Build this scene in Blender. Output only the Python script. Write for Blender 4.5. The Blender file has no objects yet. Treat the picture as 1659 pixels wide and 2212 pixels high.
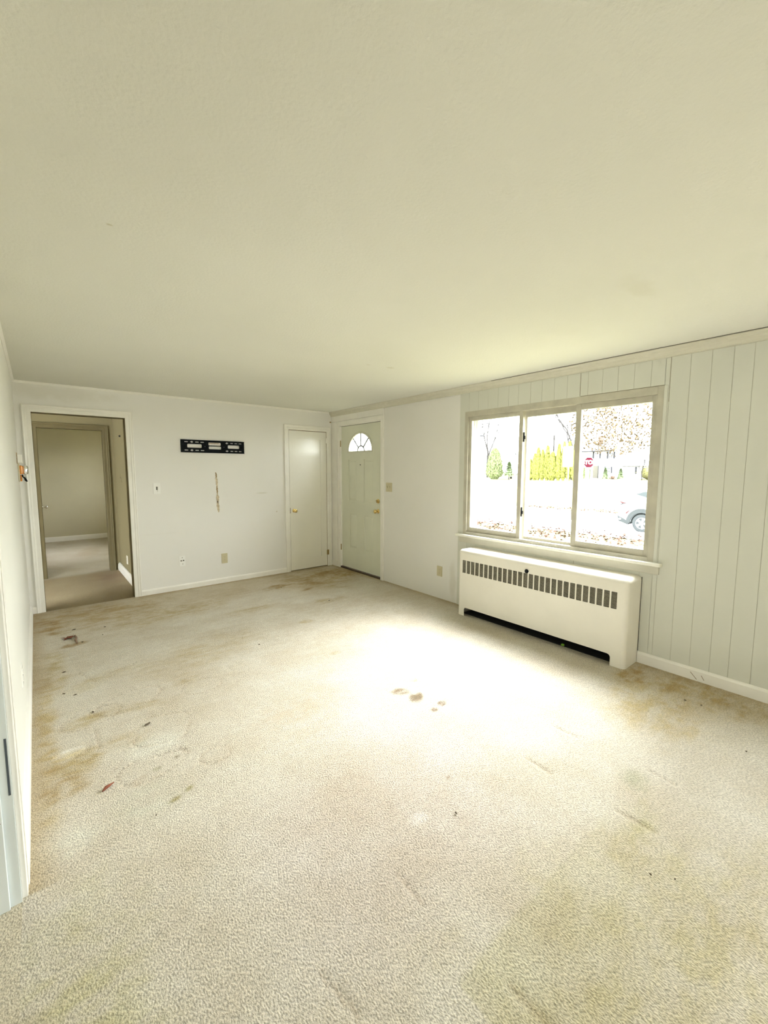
import bpy, bmesh, math, random
from mathutils import Vector, Matrix
random.seed(7)
S = bpy.context.scene
C = bpy.context.collection

# ---------------------------------------------------------------- camera
H = 2.36          # ceiling height
W = 3.556         # window wall (x)
D = 5.579         # back wall (y)
XL = -0.124       # left wall (x)
YE = 1.82         # near end of the left wall
cam_d = bpy.data.cameras.new('camera')
cam_d.sensor_fit = 'VERTICAL'
cam_d.sensor_height = 24.0
cam_d.lens = 911.0 / 2212.0 * 24.0
cam_d.clip_start = 0.02
cam_d.clip_end = 1000
cam = bpy.data.objects.new('camera', cam_d)
C.objects.link(cam)
yaw, pitch, roll = 0.689096, 0.0981233, 0.0020677
f_ = Vector((math.sin(yaw) * math.cos(pitch), math.cos(yaw) * math.cos(pitch), -math.sin(pitch)))
r_ = Vector((math.cos(yaw), -math.sin(yaw), 0))
u_ = r_.cross(f_)
r2 = r_ * math.cos(roll) + u_ * math.sin(roll)
u2 = -r_ * math.sin(roll) + u_ * math.cos(roll)
m = Matrix((r2, u2, -f_)).transposed().to_4x4()
m.translation = Vector((0, 0, 1.4834))
cam.matrix_world = m
S.camera = cam

# ---------------------------------------------------------------- view, world, sun
S.view_settings.view_transform = 'Standard'
S.view_settings.look = 'None'
S.view_settings.gamma = 1
S.view_settings.use_curve_mapping = False
S.view_settings.exposure = 0.56
S.cycles.max_bounces = 12
S.cycles.diffuse_bounces = 8
S.cycles.glossy_bounces = 4
S.cycles.transparent_max_bounces = 16
S.cycles.sample_clamp_indirect = 8
SKY = 22.5
SUN = 12.5
world = bpy.data.worlds.new('overcast_sky')
S.world = world
world.use_nodes = True
wn = world.node_tree.nodes
wl = world.node_tree.links
bg = wn['Background']
bg.inputs['Strength'].default_value = SKY
tc = wn.new('ShaderNodeTexCoord')
sep = wn.new('ShaderNodeSeparateXYZ')
wl.new(tc.outputs['Generated'], sep.inputs[0])
rp = wn.new('ShaderNodeValToRGB')
rp.color_ramp.elements[0].position = 0.0
rp.color_ramp.elements[0].color = (0.55, 0.57, 0.55, 1)
rp.color_ramp.elements[1].position = 0.9
rp.color_ramp.elements[1].color = (0.97, 0.99, 1.05, 1)
wl.new(sep.outputs[2], rp.inputs[0])
wl.new(rp.outputs[0], bg.inputs['Color'])


def light(name, kind, loc, direction, energy, color=(1, 1, 1), sx=1, sy=1, angle=0.5, portal=False):
    l = bpy.data.lights.new(name, kind)
    l.energy = energy
    l.color = color
    if kind == 'AREA':
        l.shape = 'RECTANGLE'
        l.size = sx
        l.size_y = sy
        if portal:
            l.cycles.is_portal = True
    if kind == 'SUN':
        l.angle = angle
    o = bpy.data.objects.new(name, l)
    C.objects.link(o)
    o.location = loc
    o.rotation_euler = Vector(direction).to_track_quat('-Z', 'Y').to_euler()
    return o


SWY, SWW = -1.15, 0.8     # second front window, behind the camera's right shoulder
light('veiled_sun', 'SUN', (8, 0, 9), (-0.80, 0.02, -0.74), SUN, (1.0, 0.98, 0.97), angle=0.75)
light('window_portal', 'AREA', (W + 0.30, 2.04, 1.45), (-1, 0, 0), 1, sx=1.95, sy=1.4, portal=True)
# daylight through the unseen side and bedroom windows, plus an added kitchen fill lamp
light('side_window_portal', 'AREA', (W + 0.30, SWY, 1.45), (-1, 0, 0), 1, sx=SWW, sy=1.3, portal=True)
light('added_kitchen_fill', 'AREA', (-3.18, 0.9, 1.5), (1, 0, 0), 20, (0.95, 1.0, 1.0), sx=1.52, sy=1.22)  # added fill lamp from the left; the kitchen wall behind it has no window
light('daylight_bedroom_window', 'AREA', (2.27, 8.9, 1.5), (-1, 0, 0), 2, (1.0, 0.96, 0.85), sx=1.62, sy=1.22)


# ---------------------------------------------------------------- materials
def mat(name, base, rough=0.6, metal=0.0, spec=0.5, bump=None, var=None, coat=0.0):
    """bump=(scale, strength, distance); var=(scale, amount) colour variation by noise"""
    mt = bpy.data.materials.new(name)
    mt.use_nodes = True
    n = mt.node_tree.nodes
    l = mt.node_tree.links
    b = n['Principled BSDF']
    b.inputs['Base Color'].default_value = (*base, 1)
    b.inputs['Roughness'].default_value = rough
    b.inputs['Metallic'].default_value = metal
    b.inputs['Specular IOR Level'].default_value = spec
    b.inputs['Coat Weight'].default_value = coat
    co = n.new('ShaderNodeNewGeometry')
    if var:
        nz = n.new('ShaderNodeTexNoise')
        nz.inputs['Scale'].default_value = var[0]
        nz.inputs['Detail'].default_value = 5
        l.new(co.outputs['Position'], nz.inputs['Vector'])
        cr = n.new('ShaderNodeValToRGB')
        a = var[1]
        cr.color_ramp.elements[0].position = 0.3
        cr.color_ramp.elements[1].position = 0.7
        cr.color_ramp.elements[0].color = (*[c * (1 - a) for c in base], 1)
        cr.color_ramp.elements[1].color = (*[min(1, c * (1 + a)) for c in base], 1)
        l.new(nz.outputs['Fac'], cr.inputs[0])
        l.new(cr.outputs[0], b.inputs['Base Color'])
    if bump:
        nb = n.new('ShaderNodeTexNoise')
        nb.inputs['Scale'].default_value = bump[0]
        nb.inputs['Detail'].default_value = 4
        l.new(co.outputs['Position'], nb.inputs['Vector'])
        bp = n.new('ShaderNodeBump')
        bp.inputs['Strength'].default_value = bump[1]
        bp.inputs['Distance'].default_value = bump[2]
        l.new(nb.outputs['Fac'], bp.inputs['Height'])
        l.new(bp.outputs[0], b.inputs['Normal'])
    return mt


def blotches(mt, spots, colour, strength=1.0):
    """tint a material with soft stains: spots = [(x,y,z,rx,ry,rz,amount)] in world metres"""
    n = mt.node_tree.nodes
    l = mt.node_tree.links
    b = n['Principled BSDF']
    inp = b.inputs['Base Color']
    prev = inp.links[0].from_socket if inp.links else None
    geo = n.new('ShaderNodeNewGeometry')
    nz = n.new('ShaderNodeTexNoise')
    nz.inputs['Scale'].default_value = 9
    nz.inputs['Detail'].default_value = 6
    l.new(geo.outputs['Position'], nz.inputs['Vector'])
    add = None
    for (x, y, z, rx, ry, rz, am) in spots:
        mp = n.new('ShaderNodeMapping')
        mp.vector_type = 'TEXTURE'
        mp.inputs['Location'].default_value = (x, y, z)
        mp.inputs['Scale'].default_value = (rx, ry, rz)
        l.new(geo.outputs['Position'], mp.inputs[0])
        ln = n.new('ShaderNodeVectorMath')
        ln.operation = 'LENGTH'
        l.new(mp.outputs[0], ln.inputs[0])
        ad = n.new('ShaderNodeMath')
        ad.operation = 'MULTIPLY_ADD'
        l.new(nz.outputs['Fac'], ad.inputs[0])
        ad.inputs[1].default_value = 1.2
        l.new(ln.outputs['Value'], ad.inputs[2])
        mr = n.new('ShaderNodeMapRange')
        mr.interpolation_type = 'SMOOTHSTEP'
        mr.inputs['From Min'].default_value = 1.75
        mr.inputs['From Max'].default_value = 0.9
        mr.inputs['To Min'].default_value = 0
        mr.inputs['To Max'].default_value = am * strength
        l.new(ad.outputs[0], mr.inputs[0])
        if add is None:
            add = mr.outputs[0]
        else:
            mx = n.new('ShaderNodeMath')
            mx.operation = 'MAXIMUM'
            l.new(add, mx.inputs[0])
            l.new(mr.outputs[0], mx.inputs[1])
            add = mx.outputs[0]
    mix = n.new('ShaderNodeMix')
    mix.data_type = 'RGBA'
    l.new(add, mix.inputs['Factor'])
    if prev:
        l.new(prev, mix.inputs['A'])
    else:
        mix.inputs['A'].default_value = inp.default_value
    mix.inputs['B'].default_value = (*colour, 1)
    l.new(mix.outputs['Result'], inp)
    return mt


WALLC = (0.82, 0.81, 0.785)
M = {}
M['ceiling'] = blotches(mat('ceiling_paint', (0.75, 0.75, 0.695), 0.9, bump=(80, 0.35, 0.006), var=(1.3, 0.015)),
                        [(2.3, 0.86, H, 0.20, 0.07, 1, 0.16), (2.40, 2.84, H, 0.05, 0.03, 1, 0.35),
                         (2.2, 2.88, H, 0.025, 0.02, 1, 0.3), (0.26, 1.87, H, 0.012, 0.008, 1, 0.6),
                         (2.62, 1.4, H, 0.16, 0.1, 1, 0.05)], (0.50, 0.47, 0.33))
M['wall'] = blotches(mat('wall_paint', WALLC, 0.62, bump=(120, 0.06, 0.003), var=(1.1, 0.02)),
                     [(0.2, D, 2.28, 0.6, 1, 0.10, 0.22), (2.42, D, 1.17, 0.10, 1, 0.012, 0.35),
                      (2.62, D, 0.90, 0.012, 1, 0.012, 0.7), (1.05, D, 0.72, 0.4, 1, 0.01, 0.05),
                      (W, 3.10, 0.25, 1, 0.06, 0.25, 0.30)], (0.50, 0.46, 0.34))
M['left_wall'] = mat('left_wall_paint', (0.82, 0.82, 0.765), 0.45, bump=(60, 0.08, 0.003), var=(1.5, 0.02))
M['panel'] = blotches(mat('panelling_paint', (0.66, 0.665, 0.60), 0.5, bump=(40, 0.05, 0.003), var=(2.5, 0.02)),
                      [(W, 1.75, 0.70, 1, 0.5, 0.06, 0.12), (W, 2.9, 0.6, 1, 0.12, 0.12, 0.12)], (0.52, 0.49, 0.37))
M['groove'] = mat('groove_paint', (0.55, 0.54, 0.46), 0.8)
M['trim'] = mat('trim_gloss_paint', (0.88, 0.865, 0.82), 0.32, bump=(25, 0.08, 0.004), var=(6, 0.03))
M['oldtrim'] = mat('dirty_crown_paint', (0.66, 0.64, 0.54), 0.5, bump=(60, 0.1, 0.003), var=(14, 0.03))
M['window'] = mat('window_frame_paint', (0.51, 0.485, 0.40), 0.45, bump=(35, 0.15, 0.004), var=(9, 0.12))
M['sillp'] = mat('sill_paint', (0.88, 0.87, 0.80), 0.3, bump=(30, 0.1, 0.003), var=(8, 0.04))
M['apron'] = mat('apron_paint', (0.62, 0.60, 0.51), 0.4, bump=(30, 0.1, 0.003), var=(8, 0.04))
M['storm'] = mat('storm_window_aluminium', (0.80, 0.82, 0.84), 0.35)
M['closet'] = mat('closet_door_gloss', (0.87, 0.855, 0.79), 0.25, spec=0.7, bump=(14, 0.16, 0.006), var=(2, 0.02))
M['entry'] = mat('entry_door_sage_paint', (0.72, 0.735, 0.62), 0.42, bump=(30, 0.06, 0.003), var=(2.5, 0.04))
M['fanframe'] = mat('fanlight_frame_white', (0.66, 0.66, 0.55), 0.4)
M['came'] = mat('fanlight_came_grey', (0.12, 0.12, 0.12), 0.6)
M['brass'] = mat('polished_brass', (0.86, 0.66, 0.28), 0.18, 1.0)
M['oldbrass'] = mat('tarnished_brass', (0.40, 0.31, 0.16), 0.5, 0.8)
M['nickel'] = mat('nickel', (0.72, 0.70, 0.66), 0.2, 1.0)
M['chrome'] = mat('chrome', (0.9, 0.9, 0.9), 0.12, 1.0)
M['black'] = mat('black_powder_coat', (0.004, 0.006, 0.008), 0.6, spec=0.12)
M['dark'] = mat('dark_gap', (0.015, 0.013, 0.01), 0.9)
M['sweep'] = mat('brown_threshold', (0.07, 0.045, 0.025), 0.6, var=(30, 0.4))
M['radiator'] = mat('radiator_cover_enamel', (0.83, 0.80, 0.72), 0.38, bump=(18, 0.04, 0.003), var=(4, 0.03))
M['fins'] = mat('dusty_radiator_fins', (0.16, 0.135, 0.09), 0.8, var=(40, 0.5))
M['liner'] = mat('radiator_liner_painted_shade', (0.035, 0.032, 0.028), 0.9)  # near-black colour stands in for the shade inside the cover and toe gap
M['louvre'] = mat('louvre_grey_enamel', (0.42, 0.39, 0.31), 0.6, var=(60, 0.2))
M['plate_w'] = mat('white_plastic_plate', (0.92, 0.92, 0.90), 0.25, coat=0.3)
M['plate_a'] = mat('almond_plastic_plate', (0.60, 0.55, 0.38), 0.35)
M['slot'] = mat('slot_dark', (0.10, 0.09, 0.07), 0.7)
M['slot_a'] = mat('almond_slot', (0.36, 0.32, 0.19), 0.6)
M['label'] = mat('paper_label', (0.72, 0.68, 0.66), 0.5, var=(90, 0.2))
M['amber'] = mat('amber_plastic', (0.80, 0.33, 0.06), 0.3, var=(60, 0.25))
M['tan'] = mat('torn_paper_tan', (0.60, 0.51, 0.37), 0.85, var=(40, 0.3))
M['tan_d'] = mat('torn_paper_brown', (0.33, 0.24, 0.13), 0.85, var=(60, 0.3))
M['leaf'] = mat('dry_red_leaf', (0.20, 0.070, 0.040), 0.8, spec=0.2, var=(60, 0.4))
M['twig'] = mat('brown_twig', (0.22, 0.14, 0.09), 0.8, var=(80, 0.3))
M['crumb'] = mat('dark_crumb', (0.10, 0.075, 0.045), 0.85)
M['green'] = mat('green_scrap', (0.22, 0.50, 0.05), 0.6)
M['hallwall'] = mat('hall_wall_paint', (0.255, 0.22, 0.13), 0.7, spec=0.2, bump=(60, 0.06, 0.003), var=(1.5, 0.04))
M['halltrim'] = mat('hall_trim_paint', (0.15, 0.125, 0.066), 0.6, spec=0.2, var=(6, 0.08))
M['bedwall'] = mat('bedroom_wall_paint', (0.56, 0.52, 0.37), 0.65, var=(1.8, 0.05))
M['jamb'] = mat('jamb_paint_cool_light_tint', (0.78, 0.84, 0.86), 0.4, bump=(20, 0.05, 0.003), var=(4, 0.03))  # bluish cast of the window light put into the jamb colour
# outdoors
M['grass'] = mat('autumn_lawn', (0.105, 0.100, 0.044), 0.95, spec=0.1, var=(0.5, 0.3))
M['road'] = mat('pale_asphalt', (0.26, 0.26, 0.265), 0.9, var=(0.6, 0.06))
M['kerb'] = mat('kerb_line', (0.045, 0.044, 0.04), 0.95, spec=0.05)
M['siding'] = mat('white_siding', (0.75, 0.75, 0.76), 0.6)
M['roof'] = mat('grey_shingles', (0.135, 0.14, 0.15), 0.9, var=(0.8, 0.06))
M['shutter'] = mat('dark_shutter', (0.026, 0.027, 0.032), 0.9, spec=0.1)
M['hglass'] = mat('house_glass', (0.045, 0.055, 0.060), 0.7, spec=0.1)
M['brick'] = mat('chimney_brick', (0.11, 0.075, 0.065), 0.95, spec=0.05, var=(3, 0.3))
M['doorp'] = mat('tan_porch_door', (0.085, 0.08, 0.065), 0.8, spec=0.1)
M['arb'] = mat('yellow_green_arborvitae', (0.17, 0.18, 0.042), 0.9, spec=0.1, var=(3.5, 0.7))
M['arb_l'] = mat('green_arborvitae', (0.125, 0.150, 0.070), 0.9, spec=0.1, var=(3.5, 0.75))
M['spruce'] = mat('grey_green_spruce', (0.21, 0.26, 0.15), 0.9, spec=0.1, var=(1.8, 0.5))
M['bluespruce'] = mat('pale_grey_spruce', (0.085, 0.105, 0.095), 0.9, spec=0.1, var=(1.8, 0.4))
M['maple'] = mat('orange_maple_leaves', (0.092, 0.070, 0.042), 0.9, spec=0.05, var=(1.2, 0.6))
M['yellowt'] = mat('pale_yellow_leaves', (0.11, 0.105, 0.045), 0.9, spec=0.1, var=(1.0, 0.3))
M['rust'] = mat('rust_red_shrub', (0.26, 0.18, 0.13), 0.9, spec=0.1, var=(3, 0.4))
M['bark'] = mat('grey_bark', (0.030, 0.028, 0.027), 0.95, spec=0.05, var=(6, 0.3))
M['fallen'] = mat('fallen_leaves', (0.058, 0.036, 0.027), 0.95, spec=0.05, var=(3, 0.6))
M['red'] = mat('stop_sign_red', (0.042, 0.0045, 0.010), 0.9, spec=0.05)
M['signw'] = mat('sign_white', (0.7, 0.7, 0.7), 0.5)
M['sign_back'] = mat('bare_aluminium_sign', (0.22, 0.235, 0.25), 0.5)
M['steelpost'] = mat('galvanised_post', (0.10, 0.12, 0.14), 0.8, spec=0.1)
M['carbody'] = mat('silver_white_car_paint', (0.34, 0.36, 0.37), 0.3, coat=0.3)
M['cladding'] = mat('grey_car_cladding', (0.034, 0.038, 0.038), 0.9, spec=0.1)
M['tyre'] = mat('tyre_rubber', (0.036, 0.040, 0.041), 0.9, spec=0.1)
M['arch'] = mat('wheel_arch_dark', (0.016, 0.020, 0.021), 0.95, spec=0.05)
M['carglass'] = mat('tinted_car_glass', (0.020, 0.026, 0.026), 0.5, spec=0.15)
M['taillamp'] = mat('tail_lamp_red', (0.055, 0.022, 0.022), 0.6, spec=0.1)
M['rim'] = mat('alloy_rim', (0.30, 0.30, 0.31), 0.35)


def glass_mat():
    mt = bpy.data.materials.new('thin_window_glass')
    mt.use_nodes = True
    n = mt.node_tree.nodes
    l = mt.node_tree.links
    n.clear()
    out = n.new('ShaderNodeOutputMaterial')
    tr = n.new('ShaderNodeBsdfTransparent')
    tr.inputs[0].default_value = (0.97, 0.98, 0.97, 1)
    gl = n.new('ShaderNodeBsdfGlossy')
    gl.inputs['Roughness'].default_value = 0.02
    # Schlick reflectance, the same from both sides of the thin pane
    ge = n.new('ShaderNodeNewGeometry')
    dt = n.new('ShaderNodeVectorMath')
    dt.operation = 'DOT_PRODUCT'
    l.new(ge.outputs['Incoming'], dt.inputs[0])
    l.new(ge.outputs['Normal'], dt.inputs[1])
    ab = n.new('ShaderNodeMath')
    ab.operation = 'ABSOLUTE'
    l.new(dt.outputs['Value'], ab.inputs[0])
    om = n.new('ShaderNodeMath')
    om.operation = 'SUBTRACT'
    om.inputs[0].default_value = 1
    l.new(ab.outputs[0], om.inputs[1])
    pw = n.new('ShaderNodeMath')
    pw.operation = 'POWER'
    pw.inputs[1].default_value = 5
    l.new(om.outputs[0], pw.inputs[0])
    fr = n.new('ShaderNodeMath')
    fr.operation = 'MULTIPLY_ADD'
    fr.inputs[1].default_value = 0.9
    fr.inputs[2].default_value = 0.03
    l.new(pw.outputs[0], fr.inputs[0])
    mx = n.new('ShaderNodeMixShader')
    l.new(fr.outputs[0], mx.inputs[0])
    l.new(tr.outputs[0], mx.inputs[1])
    l.new(gl.outputs[0], mx.inputs[2])
    l.new(mx.outputs[0], out.inputs[0])
    return mt


M['glass'] = glass_mat()


def carpet_mat():
    mt = bpy.data.materials.new('beige_cut_pile_carpet')
    mt.use_nodes = True
    n = mt.node_tree.nodes
    l = mt.node_tree.links
    b = n['Principled BSDF']
    b.inputs['Roughness'].default_value = 0.95
    b.inputs['Specular IOR Level'].default_value = 0.15
    b.inputs['Sheen Weight'].default_value = 0.15
    geo = n.new('ShaderNodeNewGeometry')
    # tufts, stretched a little along the pile direction
    mp = n.new('ShaderNodeMapping')
    mp.inputs['Rotation'].default_value = (0, 0, 0.5)
    mp.inputs['Scale'].default_value = (1.0, 0.65, 1)
    l.new(geo.outputs['Position'], mp.inputs[0])
    t1 = n.new('ShaderNodeTexNoise')
    t1.inputs['Scale'].default_value = 185
    t1.inputs['Detail'].default_value = 2.5
    l.new(mp.outputs[0], t1.inputs['Vector'])
    t2 = n.new('ShaderNodeTexNoise')
    t2.inputs['Scale'].default_value = 34
    t2.inputs['Detail'].default_value = 3
    l.new(geo.outputs['Position'], t2.inputs['Vector'])
    # blotches of wear
    big = n.new('ShaderNodeTexNoise')
    big.inputs['Scale'].default_value = 2.3
    big.inputs['Detail'].default_value = 7
    big.inputs['Roughness'].default_value = 0.62
    l.new(geo.outputs['Position'], big.inputs['Vector'])
    cr = n.new('ShaderNodeValToRGB')
    e = cr.color_ramp.elements
    e[0].position = 0.30
    e[0].color = (0.535, 0.475, 0.365, 1)
    e[1].position = 0.68
    e[1].color = (0.640, 0.605, 0.515, 1)
    l.new(big.outputs['Fac'], cr.inputs[0])
    tr = n.new('ShaderNodeMapRange')
    tr.inputs['From Min'].default_value = 0.33
    tr.inputs['From Max'].default_value = 0.62
    tr.inputs['To Min'].default_value = 0.60
    tr.inputs['To Max'].default_value = 1.12
    l.new(t1.outputs['Fac'], tr.inputs[0])
    tr2 = n.new('ShaderNodeMapRange')
    tr2.inputs['From Min'].default_value = 0.3
    tr2.inputs['From Max'].default_value = 0.7
    tr2.inputs['To Min'].default_value = 0.93
    tr2.inputs['To Max'].default_value = 1.06
    l.new(t2.outputs['Fac'], tr2.inputs[0])
    att = n.new('ShaderNodeAttribute')
    att.attribute_name = 'wear'
    m1 = n.new('ShaderNodeMix')
    m1.data_type = 'RGBA'
    m1.blend_type = 'MULTIPLY'
    m1.inputs['Factor'].default_value = 1
    l.new(cr.outputs[0], m1.inputs['A'])
    l.new(att.outputs['Color'], m1.inputs['B'])
    ms = n.new('ShaderNodeVectorMath')
    ms.operation = 'SCALE'
    l.new(m1.outputs['Result'], ms.inputs[0])
    l.new(tr.outputs[0], ms.inputs['Scale'])
    ms2 = n.new('ShaderNodeVectorMath')
    ms2.operation = 'SCALE'
    l.new(ms.outputs[0], ms2.inputs[0])
    l.new(tr2.outputs[0], ms2.inputs['Scale'])
    l.new(ms2.outputs[0], b.inputs['Base Color'])
    bp = n.new('ShaderNodeBump')
    bp.inputs['Strength'].default_value = 0.9
    bp.inputs['Distance'].default_value = 0.006
    l.new(t1.outputs['Fac'], bp.inputs['Height'])
    l.new(bp.outputs[0], b.inputs['Normal'])
    return mt


M['carpet'] = carpet_mat()


# ---------------------------------------------------------------- mesh helpers
class MB:
    def __init__(self):
        self.v = []
        self.f = []

    def box(self, x0, x1, y0, y1, z0, z1):
        i = len(self.v)
        for z in (z0, z1):
            self.v += [(x0, y0, z), (x1, y0, z), (x1, y1, z), (x0, y1, z)]
        for q in ((0, 3, 2, 1), (4, 5, 6, 7), (0, 1, 5, 4), (1, 2, 6, 5), (2, 3, 7, 6), (3, 0, 4, 7)):
            self.f.append(tuple(i + k for k in q))
        return self

    def raw(self, vs, fs):
        i = len(self.v)
        self.v += [tuple(p) for p in vs]
        self.f += [tuple(i + k for k in q) for q in fs]
        return self

    def prism(self, pts, a, b, fn):
        """2D outline pts extruded from a to b; fn(u,v,w)->xyz"""
        n = len(pts)
        vs = [fn(u, v, a) for u, v in pts] + [fn(u, v, b) for u, v in pts]
        fs = [tuple(range(n - 1, -1, -1)), tuple(range(n, 2 * n))]
        fs += [(k, (k + 1) % n, n + (k + 1) % n, n + k) for k in range(n)]
        return self.raw(vs, fs)

    def tube(self, pts, rad, seg=8, caps=True):
        pts = [Vector(p) for p in pts]
        rs = rad if isinstance(rad, (list, tuple)) else [rad] * len(pts)
        rings = []
        for k, p in enumerate(pts):
            d = (pts[min(k + 1, len(pts) - 1)] - pts[max(k - 1, 0)]).normalized()
            a = d.cross(Vector((0, 0, 1)))
            if a.length < 1e-3:
                a = d.cross(Vector((1, 0, 0)))
            a.normalize()
            b = d.cross(a)
            rings.append([p + (a * math.cos(t) + b * math.sin(t)) * rs[k] for t in [2 * math.pi * j / seg for j in range(seg)]])
        vs = [q for r in rings for q in r]
        fs = []
        for k in range(len(pts) - 1):
            for j in range(seg):
                fs.append((k * seg + j, k * seg + (j + 1) % seg, (k + 1) * seg + (j + 1) % seg, (k + 1) * seg + j))
        if caps:
            fs.append(tuple(range(seg)))
            fs.append(tuple(len(vs) - seg + j for j in range(seg)))
        return self.raw(vs, fs)

    def lathe(self, prof, seg=24, axis='z', org=(0, 0, 0)):
        """prof [(r, h)]; axis: direction of h, e.g. '-x'"""
        sg = -1 if axis[0] == '-' else 1
        ax = axis[-1]
        vs = []
        for r, h in prof:
            for j in range(seg):
                t = 2 * math.pi * j / seg
                a, b, c = r * math.cos(t), r * math.sin(t), h * sg
                p = {'z': (a, b, c), 'x': (c, a, b), 'y': (a, c, b)}[ax]
                vs.append((p[0] + org[0], p[1] + org[1], p[2] + org[2]))
        fs = []
        for k in range(len(prof) - 1):
            for j in range(seg):
                fs.append((k * seg + j, k * seg + (j + 1) % seg, (k + 1) * seg + (j + 1) % seg, (k + 1) * seg + j))
        fs.append(tuple(range(seg)))
        fs.append(tuple(len(vs) - seg + j for j in range(seg)))
        return self.raw(vs, fs)

    def build(self, name, material, parent=None, bevel=0.0, smooth=False, seg=2):
        me = bpy.data.meshes.new(name)
        me.from_pydata(self.v, [], self.f)
        me.materials.append(material)
        bm = bmesh.new()
        bm.from_mesh(me)
        bmesh.ops.recalc_face_normals(bm, faces=bm.faces)
        bm.to_mesh(me)
        bm.free()
        if smooth:
            for p in me.polygons:
                p.use_smooth = True
        o = bpy.data.objects.new(name, me)
        C.objects.link(o)
        if parent:
            put(o, parent)
        if bevel:
            b = o.modifiers.new('bevel', 'BEVEL')
            b.width = bevel
            b.segments = seg
            b.limit_method = 'ANGLE'
            b.harden_normals = False
        if smooth:
            es = o.modifiers.new('edge', 'EDGE_SPLIT')
            es.split_angle = math.radians(40)
        return o


def root_loc(o):
    v = Vector(o.location)
    while o.parent:
        o = o.parent
        v = v + Vector(o.location)
    return v


def put(o, parent):
    """meshes are written in world metres; shift them so that the parent carries the place"""
    off = root_loc(parent)
    o.parent = parent
    if o.type == 'MESH' and off.length > 0:
        o.data.transform(Matrix.Translation(-off))


def holes_plate(outer, holes, a, b, fn, bez=None):
    """flat plate with real holes (outline and hole polygons), thickness a..b"""
    cu = bpy.data.curves.new('tmp_outline', 'CURVE')
    cu.dimensions = '2D'
    cu.fill_mode = 'BOTH'
    for poly in [outer] + holes:
        s = cu.splines.new('POLY')
        s.points.add(len(poly) - 1)
        for k, (u, v) in enumerate(poly):
            s.points[k].co = (u, v, 0, 1)
        s.use_cyclic_u = True
    cu.extrude = 0.5
    o = bpy.data.objects.new('tmp_outline', cu)
    C.objects.link(o)
    dg = bpy.context.evaluated_depsgraph_get()
    me = bpy.data.meshes.new_from_object(o.evaluated_get(dg))
    mb = MB()
    mb.raw([fn(v.co.x, v.co.y, a + (v.co.z + 0.5) * (b - a)) for v in me.vertices], [tuple(p.vertices) for p in me.polygons])
    bpy.data.objects.remove(o)
    bpy.data.curves.remove(cu)
    bpy.data.meshes.remove(me)
    return mb


def rect(u0, u1, v0, v1, r=0.0, n=4):
    if r <= 0:
        return [(u0, v0), (u1, v0), (u1, v1), (u0, v1)]
    pts = []
    for (cx, cy, a0) in ((u1 - r, v0 + r, -90), (u1 - r, v1 - r, 0), (u0 + r, v1 - r, 90), (u0 + r, v0 + r, 180)):
        for k in range(n + 1):
            t = math.radians(a0 + 90 * k / n)
            pts.append((cx + r * math.cos(t), cy + r * math.sin(t)))
    return pts


def empty(name, loc, label=None, cat=None, group=None, rz=0):
    o = bpy.data.objects.new(name, None)
    o.empty_display_size = 0.05
    C.objects.link(o)
    o.location = loc
    o.rotation_euler = (0, 0, rz)
    tag(o, label, cat, group)
    return o


def tag(o, label=None, cat=None, group=None, kind=None):
    if label:
        o['label'] = label
    if cat:
        o['category'] = cat
    if group:
        o['group'] = group
    if kind:
        o['kind'] = kind
    return o


def struct(o, label=None, cat=None):
    return tag(o, label, cat, kind='structure')


def casing(u0, u1, v0, v1, prof, fn, four=False):
    """mitred surround round an opening; prof = [(distance out from the opening, proud of wall)]"""
    vs = []
    for d, t in prof:
        ring = [(u0 - d, v0), (u0 - d, v1 + d), (u1 + d, v1 + d), (u1 + d, v0)]
        vs += [fn(u, v, t) for u, v in ring]
    n = len(prof)
    fs = []
    for k in range(n - 1):
        for j in range(3):
            fs.append((k * 4 + j, k * 4 + j + 1, (k + 1) * 4 + j + 1, (k + 1) * 4 + j))
    fs.append(tuple(k * 4 for k in range(n)))
    fs.append(tuple(k * 4 + 3 for k in range(n)))
    return MB().raw(vs, fs)


CAS = [(0, 0), (0, 0.012), (0.006, 0.015), (0.036, 0.015), (0.044, 0.020), (0.058, 0.020), (0.066, 0.024), (0.072, 0.022), (0.072, 0)]
back_fn = lambda u, v, t: (u, D - t, v)            # on the back wall, facing -y
right_fn = lambda u, v, t: (W - t, u, v)           # on the window wall, facing -x

# ---------------------------------------------------------------- room shell
# carpet, one sheet with wear painted as its own colour
def carpet_sheet(name, x0, x1, y0, y1, step, wear):
    nx = max(1, round((x1 - x0) / step))
    ny = max(1, round((y1 - y0) / step))
    vs, fs, col = [], [], []
    for j in range(ny + 1):
        y = y0 + (y1 - y0) * j / ny
        for i in range(nx + 1):
            x = x0 + (x1 - x0) * i / nx
            c, h = wear(x, y)
            vs.append((x, y, h))
            col += [c[0], c[1], c[2], 1.0]
    for j in range(ny):
        for i in range(nx):
            a = j * (nx + 1) + i
            fs.append((a, a + 1, a + nx + 2, a + nx + 1))
    me = bpy.data.meshes.new(name)
    me.from_pydata(vs, [], fs)
    at = me.color_attributes.new('wear', 'FLOAT_COLOR', 'POINT')
    at.data.foreach_set('color', col)
    me.materials.append(M['carpet'])
    for p in me.polygons:
        p.use_smooth = True
    o = bpy.data.objects.new(name, me)
    C.objects.link(o)
    return struct(o)


from mathutils import noise


def sstep(a, b, x):
    t = max(0.0, min(1.0, (x - a) / (b - a)))
    return t * t * (3 - 2 * t)


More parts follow.
